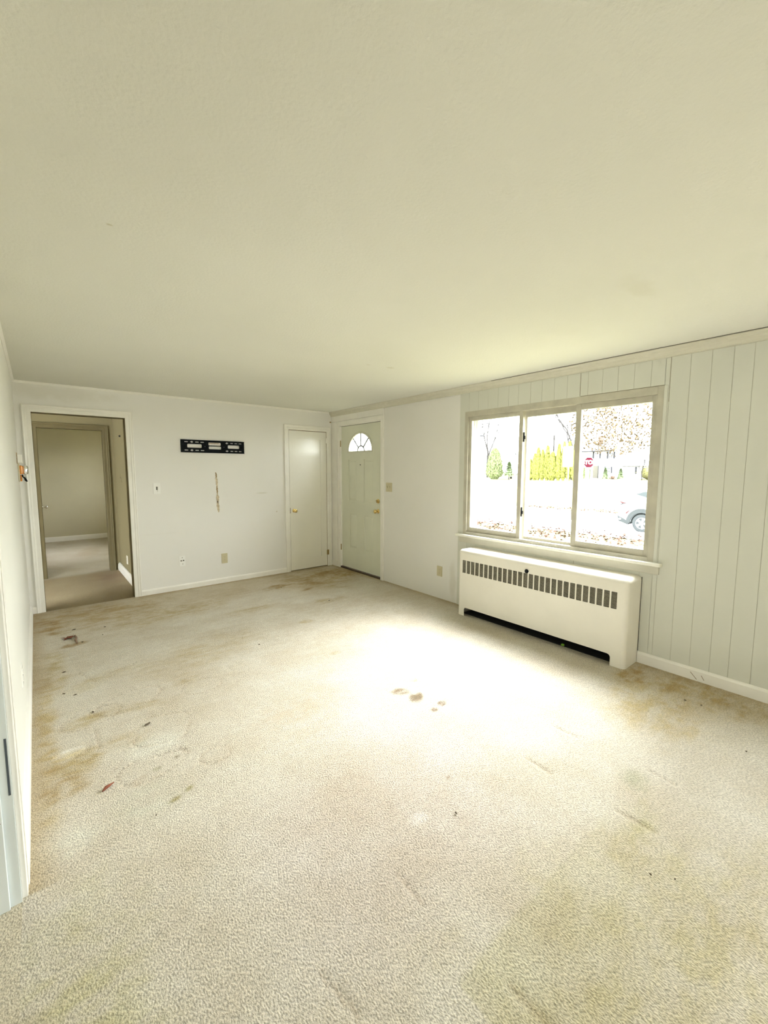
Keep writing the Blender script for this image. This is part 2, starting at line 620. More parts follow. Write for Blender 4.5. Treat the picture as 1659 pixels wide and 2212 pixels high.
# (x, y, rx, ry, rot, colour multiplier, softness)
BR = (0.70, 0.60, 0.42)
STAINS = [
    (2.95, 4.95, 0.75, 0.55, 0.2, (0.80, 0.71, 0.50), 0.7), (3.30, 5.05, 0.35, 0.3, 0, (0.82, 0.74, 0.55), 0.6),
    (2.30, 4.95, 0.30, 0.10, 0.1, (0.72, 0.62, 0.42), 0.6), (2.55, 4.60, 0.13, 0.05, 0.2, (0.74, 0.64, 0.45), 0.5),
    (2.5, 4.05, 0.25, 0.10, 0, (0.80, 0.72, 0.55), 0.7), (2.0, 3.6, 0.12, 0.05, 0, (0.84, 0.76, 0.60), 0.7),
    (0.30, 5.2, 0.8, 0.45, 0, (0.85, 0.77, 0.58), 0.7), (0.02, 5.0, 0.10, 0.3, 0, (0.80, 0.70, 0.50), 0.6),
    (0.95, 4.7, 0.7, 0.28, 0.1, (0.84, 0.77, 0.60), 0.8), (0.15, 4.35, 0.13, 0.06, 0.3, (0.70, 0.60, 0.45), 0.6),
    (0.10, 4.75, 0.10, 0.12, 0, (0.76, 0.68, 0.50), 0.6), (0.03, 3.9, 0.08, 0.5, 0, (0.86, 0.80, 0.62), 0.7),
    (0.25, 3.5, 0.3, 0.1, 0.4, (0.88, 0.83, 0.70), 0.8), (0.13, 2.95, 0.16, 0.08, 0.3, (0.80, 0.72, 0.52), 0.7),
    (0.40, 2.93, 0.22, 0.07, -0.3, (0.82, 0.76, 0.62), 0.7), (0.07, 2.55, 0.13, 0.13, 0, (0.80, 0.72, 0.52), 0.5),
    (0.03, 2.37, 0.10, 0.10, 0, (0.74, 0.64, 0.45), 0.5), (-0.04, 3.0, 0.06, 0.9, 0, (0.86, 0.78, 0.58), 0.7),
    (0.30, 2.60, 0.16, 0.10, 0.2, (0.87, 0.81, 0.68), 0.7), (0.30, 2.20, 0.05, 0.03, 0.4, (0.70, 0.58, 0.45), 0.6),
    (0.30, 2.02, 0.22, 0.22, 0.2, (0.97, 0.98, 0.97), 0.7), (0.42, 2.45, 0.14, 0.13, 0.2, (1.05, 1.08, 1.10), 0.4),
    (0.30, 2.05, 0.18, 0.12, 0.2, (1.02, 1.05, 1.05), 0.5),
    (0.05, 2.655, 0.075, 0.045, 0.15, (1.32, 1.40, 1.60), 0.15), (0.05, 1.98, 0.12, 0.10, 0.3, (1.08, 1.12, 1.14), 0.5),
    (0.47, 2.00, 0.03, 0.02, 0.5, (0.70, 0.68, 0.5), 0.6), (0.40, 1.97, 0.03, 0.02, 0.2, (0.68, 0.64, 0.46), 0.6),
    (0.38, 2.24, 0.03, 0.02, 0.2, (0.66, 0.66, 0.55), 0.6), (0.48, 2.27, 0.015, 0.012, 0, (0.5, 0.45, 0.36), 0.4),
    (1.81, 2.02, 0.075, 0.045, -0.6, (0.52, 0.47, 0.41), 0.4), (1.845, 1.90, 0.075, 0.05, 0.6, (0.47, 0.42, 0.36), 0.4),
    (1.99, 2.08, 0.035, 0.025, 0, (0.78, 0.70, 0.56), 0.5), (1.92, 1.745, 0.034, 0.026, 0, (0.44, 0.38, 0.33), 0.4),
    (1.83, 1.725, 0.028, 0.022, 0, (0.46, 0.40, 0.35), 0.4), (1.97, 1.76, 0.03, 0.01, 0, (0.75, 0.68, 0.55), 0.5),
    (1.80, 2.81, 0.06, 0.04, 0, (0.78, 0.72, 0.58), 0.6), (1.18, 1.19, 0.045, 0.035, 0, (1.18, 1.2, 1.25), 0.5),
    (1.46, 1.275, 0.012, 0.012, 0, (0.6, 0.5, 0.4), 0.4), (2.16, 0.70, 0.10, 0.07, 0.2, (0.82, 0.84, 0.78), 0.7),
    (1.9, 0.58, 0.14, 0.07, 0.2, (0.88, 0.88, 0.72), 0.6), (3.0, 0.9, 0.5, 0.35, 0.3, (0.88, 0.80, 0.60), 0.8),
    (3.40, 0.7, 0.25, 0.5, 0, (0.80, 0.70, 0.48), 0.7), (3.30, 1.13, 0.3, 0.10, 0, (0.80, 0.70, 0.5), 0.6),
    (1.35, 0.25, 0.9, 0.5, 0, (0.90, 0.88, 0.74), 0.9), (0.0, 1.3, 0.25, 0.5, 0, (0.88, 0.88, 0.70), 0.8),
    (1.15, 2.2, 0.4, 0.3, 0.2, (0.96, 0.91, 0.86), 0.8), (1.0, 3.5, 0.5, 0.25, 0.3, (0.94, 0.90, 0.80), 0.8),
    (0.75, 3.1, 0.12, 0.05, 0.3, (0.82, 0.76, 0.62), 0.7), (1.7, 4.3, 0.3, 0.1, 0, (0.86, 0.80, 0.66), 0.8),
]
# thin pressed lines (x0,y0,x1,y1,width,depth)
LINES = [(2.25, 1.17, 2.25, 1.03, .012), (1.88, 1.11, 1.87, 0.98, .014), (2.27, .68, 2.26, .56, .012),
         (1.88, .67, 1.89, .52, .016), (.94, 1.06, .94, .93, .010), (.97, .60, .975, .47, .016), (.56, .98, .59, .83, .010),
         (.07, 2.66, .07, 2.52, .007), (.17, 2.85, .18, 2.6, .008), (.30, 3.55, .55, 3.65, .008), (.16, 3.7, .25, 3.45, .008),
         (.37, 2.35, .53, 2.32, .010), (.53, 2.32, .54, 2.26, .008), (.2, 2.35, .26, 2.42, .006)]
# pressed outlines (x, y, rx, ry, rot, squareness)
RINGS = [(.64, 2.16, .075, .062, 0, 2), (.48, 2.585, .135, .15, -.35, 4), (.37, 2.28, .15, .10, .25, 3), (.38, 3.05, .20, .12, .35, 2),
         (.17, 2.97, .16, .10, .3, 2), (.80, 2.95, .13, .1, 0, 2)]


def wear(x, y):
    nz = noise.noise((x * 5.1, y * 5.1, 3.3)) * 0.35 + noise.noise((x * 17, y * 17, 1.7)) * 0.22
    n2 = noise.noise((x * 1.7, y * 1.7, 8.1))
    fine = noise.noise((x * 7, y * 19, 4.4)) * 0.6 + noise.noise((x * 23, y * 41, 6.1)) * 0.45
    c = [1.0, 1.0, 1.0]
    k = sstep(2.0, 3.6, y) * max(0.0, min(1.0, fine + 0.25 + 0.8 * n2)) * 0.55
    for i in range(3):
        c[i] *= 1 + ((0.80, 0.73, 0.60)[i] - 1) * k
    for (sx, sy, rx, ry, a, m_, so) in STAINS:
        dx, dy = x - sx, y - sy
        R = 1.6 * max(rx, ry)
        if abs(dx) > R or abs(dy) > R:
            continue
        u = (dx * math.cos(a) + dy * math.sin(a)) / rx
        v = (-dx * math.sin(a) + dy * math.cos(a)) / ry
        d = math.sqrt(u * u + v * v) + nz * (0.25 + so)
        k = 1 - sstep(1 - so, 1 + 0.3 * so, d)
        if k > 0:
            k *= max(0.25, min(1.25, 0.8 + 1.5 * fine))
            for i in range(3):
                c[i] *= 1 + (m_[i] - 1) * k
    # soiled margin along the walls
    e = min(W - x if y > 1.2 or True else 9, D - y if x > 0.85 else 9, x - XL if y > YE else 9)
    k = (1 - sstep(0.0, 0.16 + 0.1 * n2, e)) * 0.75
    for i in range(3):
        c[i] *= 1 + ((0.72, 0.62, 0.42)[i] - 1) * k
    # soiled strip toward the hall and the front door
    k = sstep(4.2, 5.6, y + 0.5 * n2) * 0.55
    for i in range(3):
        c[i] *= 1 + ((0.86, 0.77, 0.58)[i] - 1) * k
    # worn edge where a rug once lay
    if x > 0.86 + 0.03 * nz:
        k = (1 - sstep(-0.012, 0.012, y - 0.70 - 0.02 * nz)) * (1 - sstep(1.1, 2.1, x)) * sstep(0.0, 0.7, y)
        for i in range(3):
            c[i] *= 1 + ((0.90, 0.90, 0.80)[i] - 1) * k
    k = sstep(0.62, 1.1, y) * (1 - sstep(1.4, 2.0, y)) * sstep(0.3, 0.8, x) * (1 - sstep(1.3, 1.9, x))
    for i in range(3):
        c[i] *= 1 + ((0.96, 0.93, 0.96)[i] - 1) * k
    h = 0.0
    for (a0, b0, a1, b1, w) in LINES:
        if x < min(a0, a1) - .06 or x > max(a0, a1) + .06 or y < min(b0, b1) - .06 or y > max(b0, b1) + .06:
            continue
        L = math.hypot(a1 - a0, b1 - b0)
        t = ((x - a0) * (a1 - a0) + (y - b0) * (b1 - b0)) / (L * L)
        t = max(0, min(1, t))
        d = math.hypot(x - a0 - t * (a1 - a0), y - b0 - t * (b1 - b0))
        k = 1 - sstep(w * 0.35, w, d)
        h -= 0.0055 * k
        for i in range(3):
            c[i] *= 1 - (0.10, 0.13, 0.16)[i] * k
    for (sx, sy, rx, ry, a, p_) in RINGS:
        dx, dy = x - sx, y - sy
        R = 1.5 * max(rx, ry)
        if abs(dx) > R or abs(dy) > R:
            continue
        u = abs(dx * math.cos(a) + dy * math.sin(a)) / rx
        v = abs(-dx * math.sin(a) + dy * math.cos(a)) / ry
        d = (u ** p_ + v ** p_) ** (1 / p_)
        w = 0.010 / min(rx, ry)
        k = 1 - sstep(0.2 * w, w, abs(d - 1 + 0.05 * nz))
        k *= 0.35 + 0.65 * sstep(-0.2, 0.2, noise.noise((x * 9, y * 9, 5)) + 0.15)
        h -= 0.004 * k
        for i in range(3):
            c[i] *= 1 - (0.09, 0.12, 0.15)[i] * k
    h += 0.0012 * noise.noise((x * 22, y * 22, 0))
    return c, h


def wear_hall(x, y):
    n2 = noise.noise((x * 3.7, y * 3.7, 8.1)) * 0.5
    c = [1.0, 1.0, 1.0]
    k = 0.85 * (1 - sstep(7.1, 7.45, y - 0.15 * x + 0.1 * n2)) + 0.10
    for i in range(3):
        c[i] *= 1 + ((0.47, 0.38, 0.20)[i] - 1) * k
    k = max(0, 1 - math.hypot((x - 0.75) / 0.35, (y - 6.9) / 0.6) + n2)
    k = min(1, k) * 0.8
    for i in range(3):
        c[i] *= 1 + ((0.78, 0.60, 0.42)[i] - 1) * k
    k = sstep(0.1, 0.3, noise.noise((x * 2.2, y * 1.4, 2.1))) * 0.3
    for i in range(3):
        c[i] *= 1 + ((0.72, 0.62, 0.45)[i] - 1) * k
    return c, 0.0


carpet_sheet('floor', XL, W, 0.0, D, 0.0125, wear)
carpet_sheet('floor_rear', -3.2, W, -2.2, 0.0, 0.3, lambda x, y: ((0.95, 0.93, 0.85), 0))
carpet_sheet('floor_kitchen', -3.2, XL, 0.0, 2.5, 0.1, lambda x, y: ((0.95, 0.93, 0.85), 0))
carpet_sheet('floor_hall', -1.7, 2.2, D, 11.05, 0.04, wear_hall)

struct(MB().box(-3.35, W + 0.16, -2.35, 11.2, H, H + 0.12).build('ceiling', M['ceiling']))
struct(MB().box(-3.35, W + 0.16, -2.35, 11.2, -0.25, -0.012).build('floor_slab', M['hallwall']))

# back wall with the hall opening and the closet opening
OX0, OX1, OZ = 0.0, 0.814, 2.063
KX0, KX1, KZ = 2.822, 3.452, 2.062
T = 0.11
wb = MB()
wb.box(XL - 0.2, OX0, D, D + T, 0, H).box(OX0, OX1, D, D + T, OZ, H).box(OX1, KX0, D, D + T, 0, H)
wb.box(KX0, KX1, D, D + T, KZ, H).box(KX1, W, D, D + T, 0, H)
wall_back = struct(wb.build('wall_back', M['wall']))
# torn strip of wall surface below the bracket
def strip_poly(cx, pts):
    return [(cx + l, z) for l, r, z in pts] + [(cx + r, z) for l, r, z in reversed(pts)]


def ragged(cx0, cx1, z0, z1, w0, w1, n, seed, peak=0.5):
    rr = random.Random(seed)
    out = []
    for k in range(n + 1):
        t = k / n
        cx = cx0 + (cx1 - cx0) * t + rr.uniform(-.002, .002)
        w = (w0 + (w1 - w0) * math.sin(math.pi * min(1, max(0, t)))) * rr.uniform(.75, 1.2)
        out.append((cx - w / 2, cx + w / 2, z0 + (z1 - z0) * t))
    return [(l, z) for l, r, z in out] + [(r, z) for l, r, z in reversed(out)]


fnb = lambda u, v, t: (u, D - t, v)
sm = MB()
sm.prism(ragged(1.812, 1.800, 0.94, 1.09, .014, .034, 14, 1), 0, .0008, fnb)
sm.prism(ragged(1.806, 1.803, 1.06, 1.19, .010, .036, 12, 2), 0, .0008, fnb)
sm.prism(ragged(1.802, 1.796, 1.27, 1.40, .012, .028, 12, 3), 0, .0008, fnb)
sm.build('torn_strip', M['tan'], wall_back)
sm = MB()
sm.prism(ragged(1.803, 1.799, 1.18, 1.28, .010, .020, 12, 4), 0, .001, fnb)
sm.prism(ragged(1.797, 1.793, 1.39, 1.455, .010, .020, 9, 5), 0, .001, fnb)
sm.prism([(1.775, 1.365), (1.79, 1.40), (1.796, 1.395)], 0, .001, fnb)
sm.build('torn_edge', M['tan_d'], wall_back)

# left wall, its end carries a jamb
wl_ = MB()
wl_.box(XL - 0.14, XL, YE, D, 0, H)
wl_.box(XL - 0.14, XL, -1.2, YE, 2.12, H)
wl_.box(XL - 0.14, XL, -2.2, -1.2, 0, H)
struct(wl_.build('wall_left', M['left_wall']))
# window wall: door hole, window hole
DY0, DY1, DZ = 4.380, 5.350, 2.145
WY0, WY1, WZ0, WZ1 = 1.12, 2.96, 0.80, 2.10
wr = MB()
WX = W + 0.16
wr.box(W, WX, DY1, 6.42, 0, H).box(W, WX, DY0, DY1, DZ, H).box(W, WX, WY1, DY0, 0, H)
wr.box(W, WX, WY0, WY1, 0, WZ0).box(W, WX, WY0, WY1, WZ1, H).box(W, WX, SWY + SWW / 2, WY0, 0, H).box(W, WX, -2.35, SWY - SWW / 2, 0, H)
wr.box(W, WX, SWY - SWW / 2, SWY + SWW / 2, 0, WZ0).box(W, WX, SWY - SWW / 2, SWY + SWW / 2, WZ1, H)
wall_right = struct(wr.build('wall_right', M['wall']))
# sheet panelling with V grooves (gaps between boards of a 6 mm sheet)
gy = [3.030, 2.907, 2.79, 2.67, 2.552, 2.431, 2.325, 2.198, 2.085, 1.967, 1.851, 1.740, 1.675, 1.561, 1.443, 1.327, 1.212, 1.090,
      0.970, 0.851, 0.735, 0.632, 0.515, 0.40, 0.285, 0.17, 0.055, -0.06, -0.17, -0.285, -0.40]
pm = MB()
gm = MB()
PT = 0.006
for k in range(len(gy) - 1):
    y1, y0 = gy[k], gy[k + 1]
    g = 0.0013
    a, b = y0 + g, y1 - g
    spans = [(0.0, H)]
    if y0 < WY1 and y1 > WY0:
        if y1 <= WY1 + 0.001 and y0 >= WY0 - 0.001:
            spans = [(0.0, WZ0 + .001), (WZ1 - .001, H)]
        elif y1 > WY1:      # partly beside the window
            pm.box(W - PT, W, WY1 - .002, b, 0, H)
            b = WY1
            spans = [(0.0, WZ0), (WZ1, H)]
        else:
            pm.box(W - PT, W, a, WY0 + .002, 0, H)
            a = WY0
            spans = [(0.0, WZ0), (WZ1, H)]
    for z0, z1 in spans:
        pm.box(W - PT, W, a, b, z0, z1)
    gm.box(W - 0.0035, W + .001, y0 - g, y0 + g, 0, WZ0 if WY0 < y0 < WY1 else H)
    if WY0 < y0 < WY1:
        gm.box(W - 0.0035, W + .001, y0 - g, y0 + g, WZ1, H)
pan = pm.build('panelling', M['panel'], wall_right)
gm.build('groove', M['groove'], wall_right)
sj = MB()
sj.box(W - PT - .0006, W - PT, 1.737, 1.741, WZ1 + .004, H - .06)
sj.box(W - PT - .0006, W - PT, 1.726, 1.729, 0.0, 0.71)
sj.box(W - PT - .0006, W - PT, 1.088, 1.0915, 1.98, H - .06)
sj.box(W - PT - .0006, W - PT, WY0, 1.735, 2.100, 2.104)
sj.build('sheet_joint', mat('joint_line_brown', (0.24, 0.22, 0.15), 0.9), wall_right)

# rear and side walls the camera has its back to, without windows
wq = MB()
wq.box(-3.35, WX, -2.35, -2.2, 0, H)
struct(wq.build('wall_rear', M['wall']))
wq = MB()
wq.box(-3.35, -3.2, -2.2, 2.65, 0, H)
wq.box(-3.2, XL - 0.14, 2.5, 2.62, 0, H)
struct(wq.build('wall_kitchen', M['wall']))
wq = MB()
# hall: its right wall, its far wall with the bedroom doorway, and the closed left end
FY = 7.30
HX = 0.90
FX0, FX1, FZ = 0.045, 0.775, 2.045
wq.box(HX, HX + 0.1, D + T, FY, 0, H)
wq.box(-1.7, -1.6, D + T, FY, 0, H)
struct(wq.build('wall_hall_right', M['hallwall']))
wq = MB()
wq.box(-1.6, FX0, FY, FY + .12, 0, H).box(FX1, HX + .1, FY, FY + .12, 0, H).box(FX0, FX1, FY, FY + .12, FZ, H)
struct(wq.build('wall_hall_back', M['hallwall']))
wq = MB()
wq.box(-1.7, 2.3, 11.0, 11.12, 0, H).box(-1.75, -1.6, FY + .12, 11.0, 0, H).box(HX + .1, 2.3, FY, FY + .12, 0, H)
wq.box(2.2, 2.35, FY + .12, 8.5, 0, H).box(2.2, 2.35, 9.7, 11.1, 0, H).box(2.2, 2.35, 8.5, 9.7, 0, 1.0).box(2.2, 2.35, 8.5, 9.7, 2.0, H)
struct(wq.build('wall_bedroom', M['bedwall']))
wq = MB().box(KX0 - .4, W, D + T + .6, D + T + .7, 0, H).box(KX0 - .5, KX0 - .4, D + T, D + T + .7, 0, H)
struct(wq.build('wall_closet', M['hallwall']))

# crown, small cornice, baseboards, trims
cr = [(0, H), (0.052, H), (0.052, H - .010), (0.040, H - .018), (0.036, H - .030), (0.022, H - .040), (0.018, H - .052), (0.012, H - .060), (0.012, H - .068), (0, H - .068)]
struct(MB().prism(cr, -2.2, D, lambda u, v, w: (W - PT - u, w, v)).build('trim_1', M['oldtrim']), 'dusty stepped crown moulding along the window wall', 'moulding')
MB().box(W - .060, W - .0525, -2.2, 2.6, H - .004, H).build('crown_gap', M['slot'], wall_right)
c2 = [(0, H), (0.018, H), (0.018, H - .006), (0.010, H - .014), (0.006, H - .022), (0, H - .024)]
struct(MB().prism(c2, XL, W, lambda u, v, w: (w, D - u, v)).build('trim_2', M['trim']))
struct(MB().prism(c2, YE - .9, D, lambda u, v, w: (XL + u, w, v)).build('trim_3', M['trim']))
bbp = [(0, 0), (0.016, 0), (0.016, .052), (0.010, .064), (0, .068)]
struct(MB().prism(bbp, OX1 + .072, KX0 - .072, lambda u, v, w: (w, D - u, v)).build('baseboard_back', M['trim']))
struct(MB().prism(bbp, XL, OX0 - .072, lambda u, v, w: (w, D - u, v)).build('baseboard_corner', M['trim']))
bl = [(0, 0), (0.020, 0), (0.020, .070), (0.012, .085), (0, .09)]
struct(MB().prism(bl, YE + .07, D - .02, lambda u, v, w: (XL + u, w, v)).build('baseboard_left', M['trim']))
br = [(0, 0), (0.016, 0), (0.016, .070), (0.010, .082), (0, .086)]
o = struct(MB().prism(br, -2.2, 1.187, lambda u, v, w: (W - PT - u, w, v)).build('baseboard_right', M['trim']))
MB().raw([(W - PT - .0168, .84, .055), (W - PT - .0168, .835, .055), (W - PT - .0168, .795, .012), (W - PT - .0168, .80, .012)], [(0, 1, 2, 3)]).raw(
    [(W - PT - .0168, .775, .050), (W - PT - .0168, .771, .050), (W - PT - .0168, .753, .020), (W - PT - .0168, .757, .020)], [(0, 1, 2, 3)]).build('scuff', M['twig'], o)
# corner boards round the entry door
tm = MB()
tm.box(W - .012, W, 5.425, D, 0, 2.205).box(W - .016, W, 5.418, 5.432, 0.0, 2.205)
tm.box(W - .013, W, 4.318, D, 2.212, H - .06)
tm.box(W - .022, W - .010, 5.432, D, 0, .085)
struct(tm.build('trim_4', M['trim'], bevel=.002))

# hall opening: casing + jamb lining
struct(casing(OX0, OX1, 0, OZ, CAS, back_fn).build('trim_5', M['trim']), 'white moulded casing round the hall opening', 'casing')
jl = MB()
jl.box(OX0 - .001, OX0 + .004, D - .004, D + T + .005, 0, OZ).box(OX1 - .004, OX1 + .001, D - .004, D + T + .005, 0, OZ).box(OX0, OX1, D - .004, D + T + .005, OZ - .004, OZ + .001)
struct(jl.build('trim_6', M['halltrim']))
# bedroom doorway casing, lining
hf = lambda u, v, t: (u, FY - t, v)
struct(casing(FX0, FX1, 0, FZ, CAS, hf).build('trim_7', M['halltrim']))
jl = MB()
jl.box(FX0 - .02, FX0 + .001, FY, FY + .12, 0, FZ).box(FX1 - .001, FX1 + .02, FY, FY + .12, 0, FZ).box(FX0, FX1, FY, FY + .12, FZ - .002, FZ + .02)
struct(jl.build('trim_8', M['halltrim']))
# baseboards in hall and bedroom
bh = [(0, 0), (0.03, 0), (0.034, .03), (0.03, .09), (0.016, .11), (0, .115)]
struct(MB().prism(bh, D + T, FY - .02, lambda u, v, w: (HX - u, w, v)).build('baseboard_hall', M['trim'], smooth=False, bevel=.006))
struct(MB().prism(bbp, -1.6, 2.2, lambda u, v, w: (w, 11.0 - u, v * 1.5)).build('baseboard_bedroom', M['trim']))

# casing and jamb at the near end of the left wall
tm = MB()
tm.box(XL, XL + .016, YE, YE + .068, 0, 2.16).box(XL + .016, XL + .020, YE + .05, YE + .068, 0, 2.16)
struct(tm.build('trim_9', M['trim'], bevel=.003))
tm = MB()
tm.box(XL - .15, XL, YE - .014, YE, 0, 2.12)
jb = struct(tm.build('trim_10', M['jamb']), 'door jamb at the near left edge, cool window light tinted into its paint', 'jamb')
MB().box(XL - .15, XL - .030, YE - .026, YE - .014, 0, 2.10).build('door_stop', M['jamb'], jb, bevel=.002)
MB().box(XL - .010, XL - .004, YE - .0155, YE - .014, 0.40, 0.60).build('strike_plate', M['steelpost'], jb)
MB().raw([(XL - .055, YE - .0265, .315), (XL - .035, YE - .0265, .322), (XL - .035, YE - .0265, .318)], [(0, 1, 2)]).build('scuff', M['twig'], jb)

# ---------------------------------------------------------------- front window
win = empty('window_1', (W, 2.04, WZ0))
struct(win, 'wide three-part picture window with dingy cream frame', 'window')
# outer frame box
fm = MB()
x0, x1 = W - .008, W + .125
fm.box(x0, x1, WY0, WY0 + .042, WZ0, WZ1).box(x0, x1, WY1 - .042, WY1, WZ0, WZ1)
fm.box(x0, x1, WY0 + .042, WY1 - .042, WZ1 - .058, WZ1).box(x0, x1, WY0 + .042, WY1 - .042, WZ0, WZ0 + .030)
fm.box(W + .006, W + .02, WY0 + .042, WY0 + .058, WZ0 + .03, WZ1 - .058)
fm.build('frame', M['window'], win, bevel=.002)


def sash(ya, yb, za, zb, xa, xb, sw, tw, bw, name='sash', sl=None, sr=None):
    """stiles sw, top rail tw, bottom rail bw"""
    sl = sl or sw
    sr = sr or sw
    m_ = MB()
    m_.box(xa, xb, ya, ya + sr, za, zb).box(xa, xb, yb - sl, yb, za, zb)
    m_.box(xa, xb, ya + sr, yb - sl, zb - tw, zb).box(xa, xb, ya + sr, yb - sl, za, za + bw)
    o = m_.build(name, M['window'], win, bevel=.0025)
    xm = (xa + xb) / 2
    MB().box(xm - .002, xm + .002, ya + sr - .004, yb - sl + .004, za + bw - .004, zb - tw + .004).build('pane', M['glass'], o)
    return o


zs0, zs1 = WZ0 + .030, WZ1 - .058
s_l = sash(2.278, 2.918, zs0, zs1, W + .012, W + .046, .042, .040, .050, sl=.034)
s_r = sash(1.178, 1.775, zs0, zs1, W + .012, W + .046, .042, .048, .052, sr=.022, sl=.046)
s_c = sash(1.765, 2.290, zs0 - .004, zs1 + .004, W + .056, W + .090, .030, .058, .028)
# latches on the left sash stile
for z in (1.80, 1.09):
    MB().box(W + .020, W + .034, 2.268, 2.278, z - .045, z + .045).box(W + .024, W + .03, 2.258, 2.27, z - .02, z + .012).build('latch', M['shutter'], s_l, bevel=.002)
MB().box(W + .010, W + .020, 1.768, 1.779, 1.66, 1.77).box(W + .010, W + .020, 1.768, 1.779, 1.06, 1.15).build('latch', M['window'], s_r, bevel=.003)
# aluminium storm frame outside
sf = MB()
xa, xb = W + .10, W + .128
sf.box(xa, xb, WY0 + .042, WY0 + .075, zs0, zs1).box(xa, xb, WY1 - .085, WY1 - .042, zs0, zs1).box(xa - .012, xa, WY1 - .06, WY1 - .042, zs0, zs1)
sf.box(xa, xb, WY0 + .042, WY1 - .042, zs1 - .02, zs1).box(xa, xb, WY0 + .042, WY1 - .042, zs0, zs0 + .012)
sf.box(xa, xb, 1.768, 1.795, zs0, zs1).box(xa, xb, 2.262, 2.285, zs0, zs1)
sf.build('storm_frame', M['storm'], win, bevel=.002)
# stool, apron, side bead
MB().box(W - .055, W + .01, 1.060, 3.032, WZ0 - .024, WZ0 + .001).build('sill', M['sillp'], win, bevel=.006)
MB().box(W - .020, W - .004, 1.078, 3.000, 0.712, WZ0 - .024).build('apron', M['apron'], win, bevel=.003)
MB().box(W - .012, W - .004, 1.098, WY0 + .001, WZ0, WZ1).build('side_bead', M['panel'], win, bevel=.002)

# ---------------------------------------------------------------- entry door
d1 = empty('door_1', (W, 4.865, 0))
struct(d1, 'sage green four-panel entry door with a fan-shaped light', 'door')
flat = [(0, 0), (0, 0.012), (0.010, 0.016), (0.050, 0.018), (0.060, 0.014), (0.064, 0.012), (0.064, 0)]
casing(DY0, DY1, 0, DZ, flat, right_fn).build('casing', M['trim'], d1)
jm = MB()
jm.box(W - .002, WX, DY0 - .001, DY0 + .012, 0, DZ).box(W - .002, WX, DY1 - .012, DY1 + .001, 0, DZ).box(W - .002, WX, DY0, DY1, DZ - .012, DZ + .001)
jm.build('jamb', M['trim'], d1)
LX = W + .012        # inner face of the leaf
LY0, LY1, LZ0, LZ1 = DY0 + .016, DY1 - .016, .030, DZ - .017
fc, fzb, frx, frz = 4.865, 1.757, 0.293, 0.262


def half_ell(rx, rz, n=28, z0=fzb):
    return [(fc + rx * math.cos(math.pi * k / n), z0 + rz * math.sin(math.pi * k / n)) for k in range(n + 1)]


pans = [(4.565, 4.775, 1.03, 1.64), (4.950, 5.150, 1.03, 1.64), (4.562, 4.778, 0.325, 0.850), (4.945, 5.130, 0.330, 0.850)]
leaf = holes_plate(rect(LY0, LY1, LZ0, LZ1), [half_ell(frx, frz)] + [rect(*q) for q in pans], 0, .040, lambda u, v, w: (LX + w, u, v))
for q in pans:   # moulded recess with a raised field
    y0_, y1_, z0_, z1_ = q
    leaf.box(LX + .008, LX + .030, y0_ - .001, y1_ + .001, z0_ - .001, z1_ + .001)
    leaf.raw([(LX + .008, y0_ + .022, z0_ + .022), (LX + .008, y1_ - .022, z0_ + .022), (LX + .008, y1_ - .022, z1_ - .022), (LX + .008, y0_ + .022, z1_ - .022),
              (LX + .002, y0_ + .036, z0_ + .036), (LX + .002, y1_ - .036, z0_ + .036), (LX + .002, y1_ - .036, z1_ - .036), (LX + .002, y0_ + .036, z1_ - .036)],
             [(4, 5, 6, 7), (0, 1, 5, 4), (1, 2, 6, 5), (2, 3, 7, 6), (3, 0, 4, 7)])
lf = leaf.build('door_leaf', M['entry'], d1)
# fan light surround, glass and cames
fo = half_ell(frx + .012, frz + .014, z0=fzb - .014)
holes_plate(half_ell(frx + .010, frz + .014) + [(fc - frx - .010, fzb - .020), (fc + frx + .010, fzb - .020)],
            [half_ell(frx - .022, frz - .022, z0=fzb + .004)], -.008, .012, lambda u, v, w: (LX + w, u, v)).build('fanlight_frame', M['fanframe'], d1, bevel=.002)
MB().prism(half_ell(frx, frz), .018, .022, lambda u, v, w: (LX + w, u, v)).build('pane', M['glass'], d1)
cm = MB()
arc = [(LX + .014, fc + .082 * math.cos(math.pi * k / 12), fzb + .004 + .068 * math.sin(math.pi * k / 12)) for k in range(13)]
cm.tube(arc, .011, 6)
for a in (math.radians(48), math.radians(90), math.radians(132)):
    cm.tube([(LX + .014, fc + .082 * math.cos(a), fzb + .068 * math.sin(a)), (LX + .014, fc + (frx - .02) * math.cos(a), fzb + (frz - .018) * math.sin(a))], .011, 6)
cm.build('muntin', M['came'], d1)
# hardware
MB().lathe([(.004, 0), (.0085, .001), (.0085, .004), (.004, .006)], 16, '-x', (LX, 4.860, 1.563)).build('peephole', M['dark'], d1)
db = MB().lathe([(.030, 0), (.030, .006), (.026, .014), (.018, .017), (.0, .018)], 24, '-x', (LX, 4.452, 1.067)).build('deadbolt', M['brass'], d1, smooth=True)
MB().prism([(-.007, -.018), (.007, -.018), (.007, .018), (-.007, .018)], 0, .02, lambda u, v, w: (LX - .017 - w, 4.452 + u * .9 + v * .35, 1.067 + v)).build('thumb_turn', M['oldbrass'], db, bevel=.002)


def knob(name, parent, org, axis, mtl, r=.027):
    k = MB().lathe([(r * 1.12, 0), (r * 1.12, .005), (r * .95, .010), (r * .45, .013), (r * .40, .028), (r * .62, .034), (r * .95, .042),
                    (r * 1.03, .052), (r * .95, .062), (r * .6, .068), (.001, .070)], 28, axis, org)
    return k.build(name, mtl, parent, smooth=True)


